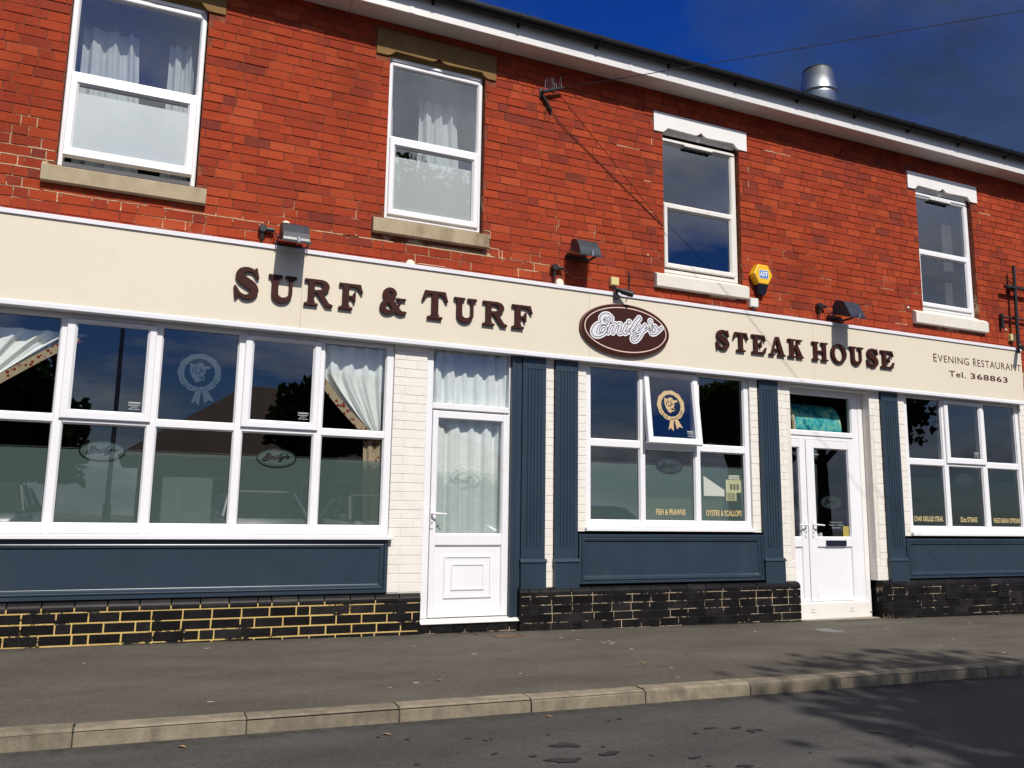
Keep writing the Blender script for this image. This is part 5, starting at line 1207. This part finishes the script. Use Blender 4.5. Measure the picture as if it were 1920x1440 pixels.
# steel flue behind the eaves
FL = empty('flue_cowl', (9.6, 2.0, 7.5), None, 'galvanised steel flue cowl rising above the roof edge', 'flue')
cc = (9.60, 2.0, 0)
m = MB(); m.lathe(cc, [(.25, 7.15), (.276, 7.80), (.281, 7.835)], 40); m.build('pipe', 'steel', FL, smooth=True)
m = MB(); m.lathe(cc, [(.289, 7.835), (.292, 7.85), (.289, 7.86), (.226, 8.25), (.223, 8.25), (.272, 7.87)], 40); m.build('cone', 'steel', FL, smooth=False)
for p in FL.children: p.data.shade_smooth()
m = MB(); m.lathe(cc, [(.228, 8.248), (.232, 8.256), (.228, 8.264), (.219, 8.26), (.219, 8.248)], 40); m.build('rim', 'lamp_grey', FL); m = MB(); m.lathe(cc, [(.294, 7.84), (.298, 7.848), (.294, 7.856), (.286, 7.848)], 40); m.build('rim', 'lamp_grey', FL)

m = MB()
for k in range(26):
    x = 8.13 + random.gauss(.06, .05); y = -.10 + random.gauss(0, .02); h_ = random.uniform(.03, .075); dx_, dy_ = random.gauss(0, .03), random.gauss(-.01, .02); z_ = gz(x)
    m.add([(x - .002, y, z_), (x + .002, y, z_), (x + dx_, y + dy_, z_ + h_)], [(0, 1, 2)])
m.build('weeds', 'weed', None, fix=False, kind='stuff', label='tuft of dry grass at the foot of the right pier', cat='weeds')
# ------------------------------------------------------------------ curtains and things inside
def curtain(name, label, x_of, z0, z1, y, folds, amp, material, top=None, nx=90, nz=24, group=None, ph=0.0):
    """x_of(u, t): world x for fold parameter u in 0..1 at height parameter t (0 bottom, 1 top)"""
    V_ = []; Fs = []
    for j in range(nz + 1):
        t = j / nz
        for i in range(nx + 1):
            u = i / nx; zz = z0 + (z1 - z0) * t
            a = 2 * math.pi * folds * u + ph
            yy = y + amp * (math.sin(a) + .35 * math.sin(2.3 * a + 1 + 2 * t) + .2 * math.sin(.7 * a + 3 * t)) * (.75 + .25 * math.sin(3 * t + u * 5))
            V_.append((x_of(u, t), yy, zz + (top(u) * t if top else 0)))
    for j in range(nz):
        for i in range(nx): k = j * (nx + 1) + i; Fs.append((k, k + 1, k + nx + 2, k + nx + 1))
    me = bpy.data.meshes.new(name); me.from_pydata(V_, [], Fs); me.shade_smooth(); me.materials.append(M[material])
    o = bpy.data.objects.new(name, me); COL.objects.link(o); WL[o.name] = Vector((0, 0, 0)); return tag(o, label, 'curtain' if label else None, group)
curtain('curtain', 'pale gathered curtain hanging behind the left door glass', lambda u, t: 2.53 + .86 * u, .15, 2.02, .115, 5.2, .036, 'curtain_white')
curtain('curtain', 'short pale curtain behind the glass above left door', lambda u, t: 2.53 + .86 * u, 2.03, 2.66, .115, 6, .034, 'curtain_white', ph=1.1)
# tied-back curtains of the left shop window
def lR(t):
    q = min(1.0, max(0.0, (1 - t - .34) / .66)); return 1.485 + .47 * q ** 1.25
def tieR(u, t): l = lR(t); r_ = 2.13 - .05 * (1 - t); return l + (r_ - l) * u
CR = curtain('curtain', 'white curtain tied back at right end of left shop window', tieR, 1.80, 2.60, .125, 4.2, .034, 'curtain_white')
ct = curtain('tail', None, lambda u, t: 1.90 + .19 * u + .03 * (1 - t), .96, 1.82, .10, 2.2, .02, 'curtain_floral', nx=40); ct.parent = CR
def edge_strip(pts, w_, y, name, par, s_=1):
    V_ = []; Fs = []
    for x, z in pts: V_ += [(x + .012 * s_, y, z + .008), (x - w_ * .8 * s_, y + .012, z - w_ * .7)]
    for k in range(len(pts) - 1): Fs.append((2 * k, 2 * k + 1, 2 * k + 3, 2 * k + 2))
    me = bpy.data.meshes.new(name); me.from_pydata(V_, [], Fs); me.shade_smooth(); me.materials.append(M['curtain_floral']); o = bpy.data.objects.new(name, me); COL.objects.link(o); o.parent = par
edge_strip([(lR(t / 20), 1.80 + .8 * t / 20) for t in range(0, 14)], .05, .078, 'border', CR)
def rL(t):
    s_ = 1 - t; return -.47 - 1.0 * s_ ** .85 + .10 * s_ * (1 - s_)
def tieL(u, t): l = -1.32; r_ = max(rL(t), l + .06); return l + (r_ - l) * u
CL = curtain('curtain', 'white curtain swept back at left end of left shop window', tieL, 1.78, 2.50, .125, 4.2, .036, 'curtain_white')
edge_strip([(rL(t / 20), 1.78 + .72 * t / 20) for t in range(3, 20)], .05, .078, 'border', CL, -1)
# upstairs curtains
for x0, x1, z0, z1, lab, fo in ((-.74, -.20, 4.0, 5.36, 'white net curtain at left of leftmost upper window', 3.2), (-.02, .24, 4.0, 5.36, 'white net curtain at right of leftmost upper window', 2.2),
                               (2.03, 2.17, 3.95, 5.36, 'narrow white curtain at left of second upper window', 1.2), (2.42, 2.92, 3.95, 5.36, 'white net curtain at right of second upper window', 3.4),
                               (5.24, 5.37, 4.45, 5.34, 'pale curtain edge at left of third upper window', 1.1)):
    curtain('net_curtain', lab, lambda u, t, a=x0, b_=x1: a + (b_ - a) * u * (1 - .16 * t) if a < 5 else a + (b_ - a) * u, z0, z1, .36, fo, .045, 'curtain_sheer', nx=60)
curtain('blind', 'pale grey blind at right inside fourth upper window', lambda u, t: 10.02 + .26 * u, 3.85, 5.42, .26, 1, .004, 'interior_up', nx=8)
# pieces behind the shop glass
m = MB(); m.box(.20, .60, .075, .085, .935, 1.335, .002); m.build('menu_board', 'board_white', None, label='pale framed board leaning behind frosted glass of left window', cat='board')
NP = empty('newspaper_page', (6.02, .05, 1.25), None, 'yellowed newspaper page taped inside the middle window', 'newspaper')
yN = FILMY - .003
MB().quad((6.022, yN, 1.252), (6.165, yN, 1.252), (6.165, yN, 1.345), (6.022, yN, 1.345)).quad((6.022, yN, 1.345), (6.232, yN, 1.345), (6.232, yN, 1.486), (6.022, yN, 1.486)).build('sheet', 'paper', NP, fix=False)
MB().quad((6.062, yN - .001, 1.492), (6.212, yN - .001, 1.492), (6.212, yN - .001, 1.538), (6.062, yN - .001, 1.538)).build('masthead', 'paper_white', NP, fix=False)
fit_text('masthead_lettering', 'Telegraph', 6.068, 6.206, 1.498, 1.532, yN - .0015, 'print_grey', NP, bold=.01)
mm = MB()
for k in range(10): mm.quad((6.03, yN - .001, 1.26 + k * .0085), (6.15, yN - .001, 1.26 + k * .0085), (6.15, yN - .001, 1.2635 + k * .0085), (6.03, yN - .001, 1.2635 + k * .0085))
for k in range(3): mm.quad((6.08 + k * .045, yN - .001, 1.375), (6.11 + k * .045, yN - .001, 1.375), (6.11 + k * .045, yN - .001, 1.44), (6.08 + k * .045, yN - .001, 1.44))
mm.build('print', 'print_grey', NP, fix=False)
NT2 = MB().quad((5.72, yN, 1.30), (6.0, yN, 1.30), (6.0, yN, 1.37), (5.72, yN, 1.52)); NT2.build('leaflet', 'paper_white', None, fix=False, label='pale folded leaflet beside the newspaper inside middle window', cat='leaflet')
curtain('valance', 'pleated green white cafe curtain low behind the middle window', lambda u, t: 4.95 + 1.05 * u, 1.02, 1.27, .085, 8, .012, 'valance', nz=4, nx=80)
# curved teal glass picture in the light above the entrance door
TP = empty('hanging_lantern', (7.1, .25, 2.12), None, 'curved teal glass lantern seen above the entrance door', 'lantern')
V_ = []; Fs = []
for j in range(15):
    a = rad(-20 + 130 * j / 14)
    for i in range(20): V_.append((7.20 + .75 * i / 19, .42 - .20 * math.cos(a), 2.16 + .32 * math.sin(max(a, -.2)) ))
for j in range(14):
    for i in range(19): k = j * 20 + i; Fs.append((k, k + 1, k + 21, k + 20))
me = bpy.data.meshes.new('shade'); me.from_pydata(V_, [], Fs); me.shade_smooth(); mesh_obj('shade', me, 'teal_glass', TP)
m = MB(); m.tube([(7.185, .42 - .205 * math.cos(rad(a)), 2.16 + .325 * math.sin(rad(max(a, -11)))) for a in range(-20, 111, 10)], .022, 6); m.build('end_band', 'cream_edge', TP)
m = MB(); m.box(7.02, 8.01, .17, .5, 2.10, 2.122, .002); m.build('shelf', 'timber', TP)

# ------------------------------------------------------------------ across the street: what the glass reflects and what shades the road
def tree(name, label, x, y, h, cr, cz, n, leafm, seed, z0=0.02, trunk_r=.14, sq=.85, lsz=1.0):
    rg = random.Random(seed)
    Tn = empty(name, (x, y, gz(x) + z0), None, label, 'tree', 'trees across the street'); zb = gz(x) + z0
    m = MB(); top = cz + cr * .3
    m.tube([(x, y, zb - .2), (x + .03, y, zb + h * .2), (x - .05, y + .04, zb + h * .45), (x, y, top)], [trunk_r * 1.25, trunk_r, trunk_r * .75, trunk_r * .25], 8)
    cl = []
    for k in range(16):
        a = rg.uniform(0, 6.28); e = rg.uniform(-.5, 1.1); rr_ = cr * rg.uniform(.55, .95)
        q = (x + rr_ * math.cos(a) * math.cos(e), y + rr_ * math.sin(a) * math.cos(e), cz + rr_ * sq * math.sin(e)); cl.append(q)
        s_ = (x, y, zb + h * rg.uniform(.3, .6)); mid = tuple((s_[i] + q[i]) / 2 + (0, 0, .15)[i] for i in range(3))
        m.tube([s_, mid, q], [trunk_r * .4, trunk_r * .25, .015], 6)
    m.build('trunk', 'bark', Tn)
    V_ = []; Fs = []
    for k in range(n):
        c_ = rg.choice(cl); s_ = cr * .42
        cg = lambda: max(-1.5, min(1.5, rg.gauss(0, 1)))
        p = Vector((c_[0] + cg() * s_ * .6, c_[1] + cg() * s_ * .6, c_[2] + cg() * s_ * .5))
        u = Vector((rg.gauss(0, 1), rg.gauss(0, 1), rg.gauss(0, 1))).normalized(); v = u.cross(Vector((rg.gauss(0, 1), rg.gauss(0, 1), rg.gauss(0, 1)))).normalized()
        L = rg.uniform(.05, .10) * lsz; k0 = len(V_)
        V_ += [tuple(p - u * L), tuple(p + v * L * .55), tuple(p + u * L), tuple(p - v * L * .55)]; Fs.append((k0, k0 + 1, k0 + 2, k0 + 3))
    me = bpy.data.meshes.new('crown'); me.from_pydata(V_, [], Fs); mesh_obj('crown', me, leafm, Tn)
tree('street_tree', 'tall leafy tree behind the photographer shading the road at right', 6.45, -13.0, 10, 2.45, 8.0, 10500, 'leaves', 3, lsz=1.6)
tree('garden_tree', 'small dark round tree in front of the bungalow across the street', 5.0, -17.0, 6, 1.5, 3.6, 9000, 'leaves_dark', 5, lsz=2.0, trunk_r=.2)
tree('garden_tree', 'broad dark tree far across the car park at left', -6.5, -26.0, 9, 4.0, 3.6, 14000, 'leaves_dark', 8, lsz=3.0, trunk_r=.25)
tree('garden_tree', 'tall green tree across the car park reflected in right windows', 19.8, -17.0, 7, 1.7, 4.4, 12000, 'leaves', 11, lsz=2.2, trunk_r=.25)
tree('garden_tree', 'large spreading tree far right across the car park', 31.0, -24.0, 11, 4.5, 6.5, 12000, 'leaves_dark', 13, lsz=3.0, trunk_r=.3)
H = empty('bungalow', (6, -26, 0), None, 'brown tiled bungalow across the street reflected in shop windows', 'house')
m = MB(); m.box(.0, 13.0, -30, -22, -.4, 2.9); m.build('wall', 'house_wall', H)
m = MB(); m.add([(-.6, -21.4, 2.8), (13.6, -21.4, 2.8), (13.6, -30.6, 2.8), (-.6, -30.6, 2.8), (3.6, -26, 5.9), (9.4, -26, 5.9)], [(0, 1, 5, 4), (1, 2, 5), (2, 3, 4, 5), (3, 0, 4), (0, 3, 2, 1)]); RF2 = m.build('roof', 'roof_tile', H)
m = MB(); m.box(8.2, 8.9, -26.5, -25.8, 5.2, 6.7); m.build('chimney', 'house_wall', RF2)
for a in (1.2, 5.2, 9.6):
    m = MB(); m.box(a, a + 1.8, -22.0, -21.94, .9, 2.2); Wn = m.build('window', 'upvc', H); mm = MB(); mm.box(a + .1, a + 1.7, -21.95, -21.93, 1.0, 2.1); mm.build('pane', 'car_glass', Wn)
LPp = empty('lamp_post', (-.55, -13, 0), None, 'grey street lamp post standing in car park across the street', 'lamp post')
m = MB(); m.tube([(-.55, -13, -.1), (-.55, -13, 1.2), (-.55, -13, 1.21), (-.55, -13, 6.2)], [.09, .09, .055, .045], 10); m.build('post', 'steel', LPp)
m = MB(); m.tube([(-.55, -13, 6.18), (-.5, -12.7, 6.4), (-.45, -12.2, 6.45)], .035, 8); m.box(-.55, -.35, -12.35, -11.8, 6.40, 6.50, .02); m.build('lantern', 'lamp_grey', LPp)
def car(x, y, body, label, h=1.50, yaw=0):
    z0 = gz(x) + .02; C_ = empty('parked_car', (x, y, z0), None, label, 'car', 'cars parked nose first across the street')
    # stations from nose (0) to tail; facing +y (towards the restaurant)
    S = [(0.0, .55, .38, .62), (.12, .72, .26, .72), (.5, .83, .22, .84), (1.05, .86, .20, .95), (2.2, .87, .20, .98), (3.3, .87, .22, 1.0), (3.85, .82, .26, 1.0), (4.02, .70, .40, .92)]
    vs = []; fs = []; n = 10
    for d, hw, zl, zh in S:
        zm = (zl + zh) / 2
        prof = [(-hw * .82, zl), (-hw, zl + .12), (-hw * 1.0, zm), (-hw * .95, zh - .05), (-hw * .80, zh), (hw * .80, zh), (hw * .95, zh - .05), (hw, zm), (hw, zl + .12), (hw * .82, zl)]
        vs += [(x + a, y - d, z0 + b_) for a, b_ in prof]
    for i in range(len(S) - 1): fs += [(i * n + k, i * n + (k + 1) % n, (i + 1) * n + (k + 1) % n, (i + 1) * n + k) for k in range(n)]
    fs += [tuple(range(n)), tuple(range((len(S) - 1) * n, len(S) * n))]
    m = MB(); m.add(vs, fs); o = m.build('body', body, C_, smooth=True)
    Gs = [(1.0, .74, .93, .95), (1.75, .64, .97, h - .05), (2.3, .62, .97, h), (3.1, .62, .97, h - .02), (3.75, .60, .97, h - .18), (3.95, .66, .95, .97)]
    vs = []; fs = []; n = 6
    for d, hw, zl, zh in Gs:
        b2 = .78 if d < 1.2 or d > 3.9 else .80
        vs += [(x + a, y - d, z0 + b_) for a, b_ in [(-b2, zl), (-hw * 1.03, zh - .06 if zh > 1.1 else zh), (-hw * .85, zh), (hw * .85, zh), (hw * 1.03, zh - .06 if zh > 1.1 else zh), (b2, zl)]]
    for i in range(len(Gs) - 1): fs += [(i * n + k, i * n + k + 1, (i + 1) * n + k + 1, (i + 1) * n + k) for k in range(n - 1)]
    m = MB(); m.add(vs, fs); m.build('windows', 'car_glass', C_, smooth=False)
    m = MB(); vs = []
    m.add([(x + a, y - d, z0 + zz + .006) for d, hw, zl, zz in Gs[1:5] for a in (-hw * .9, hw * .9)], [(2 * k, 2 * k + 1, 2 * k + 3, 2 * k + 2) for k in range(3)])
    for s_ in (-1, 1):
        m.tube([(x + s_ * .80, y - 1.0, z0 + .95), (x + s_ * .645, y - 1.75, z0 + h - .07)], .035, 6); m.tube([(x + s_ * .80, y - 2.45, z0 + .98), (x + s_ * .635, y - 2.5, z0 + h - .05)], .04, 6); m.tube([(x + s_ * .80, y - 3.85, z0 + .98), (x + s_ * .62, y - 3.5, z0 + h - .1)], .06, 6)
    m.build('roof', body, C_)
    for s_ in (-1, 1):
        for d in (.75, 3.25):
            m = MB(); m.lathe((x + s_ * .74 - .1, y - d, z0 + .31), [(.19, 0), (.31, .0), (.31, .2), (.19, .2)], 20, 'x'); w_ = m.build('wheel', 'tyre', C_); mm = MB(); mm.lathe((x + s_ * .74 - .1, y - d, z0 + .31), [(.20, .02), (.20, .18)], 16, 'x'); mm.build('rim', 'steel', w_)
        m = MB(); m.box(x + s_ * .50, x + s_ * .76, y - .22, y - .03, z0 + .60, z0 + .74, .03); m.build('headlight', 'headlight', C_)
        m = MB(); m.box(x + s_ * .84, x + s_ * 1.0, y - 1.22, y - 1.12, z0 + .95, z0 + 1.08, .03); m.build('mirror', body, C_)
    m = MB(); m.box(x - .45, x + .45, y + .005, y - .06, z0 + .36, z0 + .50, .01); m.build('grille', 'tyre', C_)
car(2.35, -8.3, 'car_silver', 'silver hatchback reflected in the left shop window'); car(4.75, -8.1, 'car_white', 'white car parked beside the silver hatchback across the street')
car(7.9, -8.9, 'car_grey', 'dark grey car parked beyond the street tree'); car(10.3, -8.4, 'car_silver', 'silver car farthest right in the parked row', 1.45); car(-2.6, -8.6, 'car_blue', 'dark blue car farthest left in the parked row')
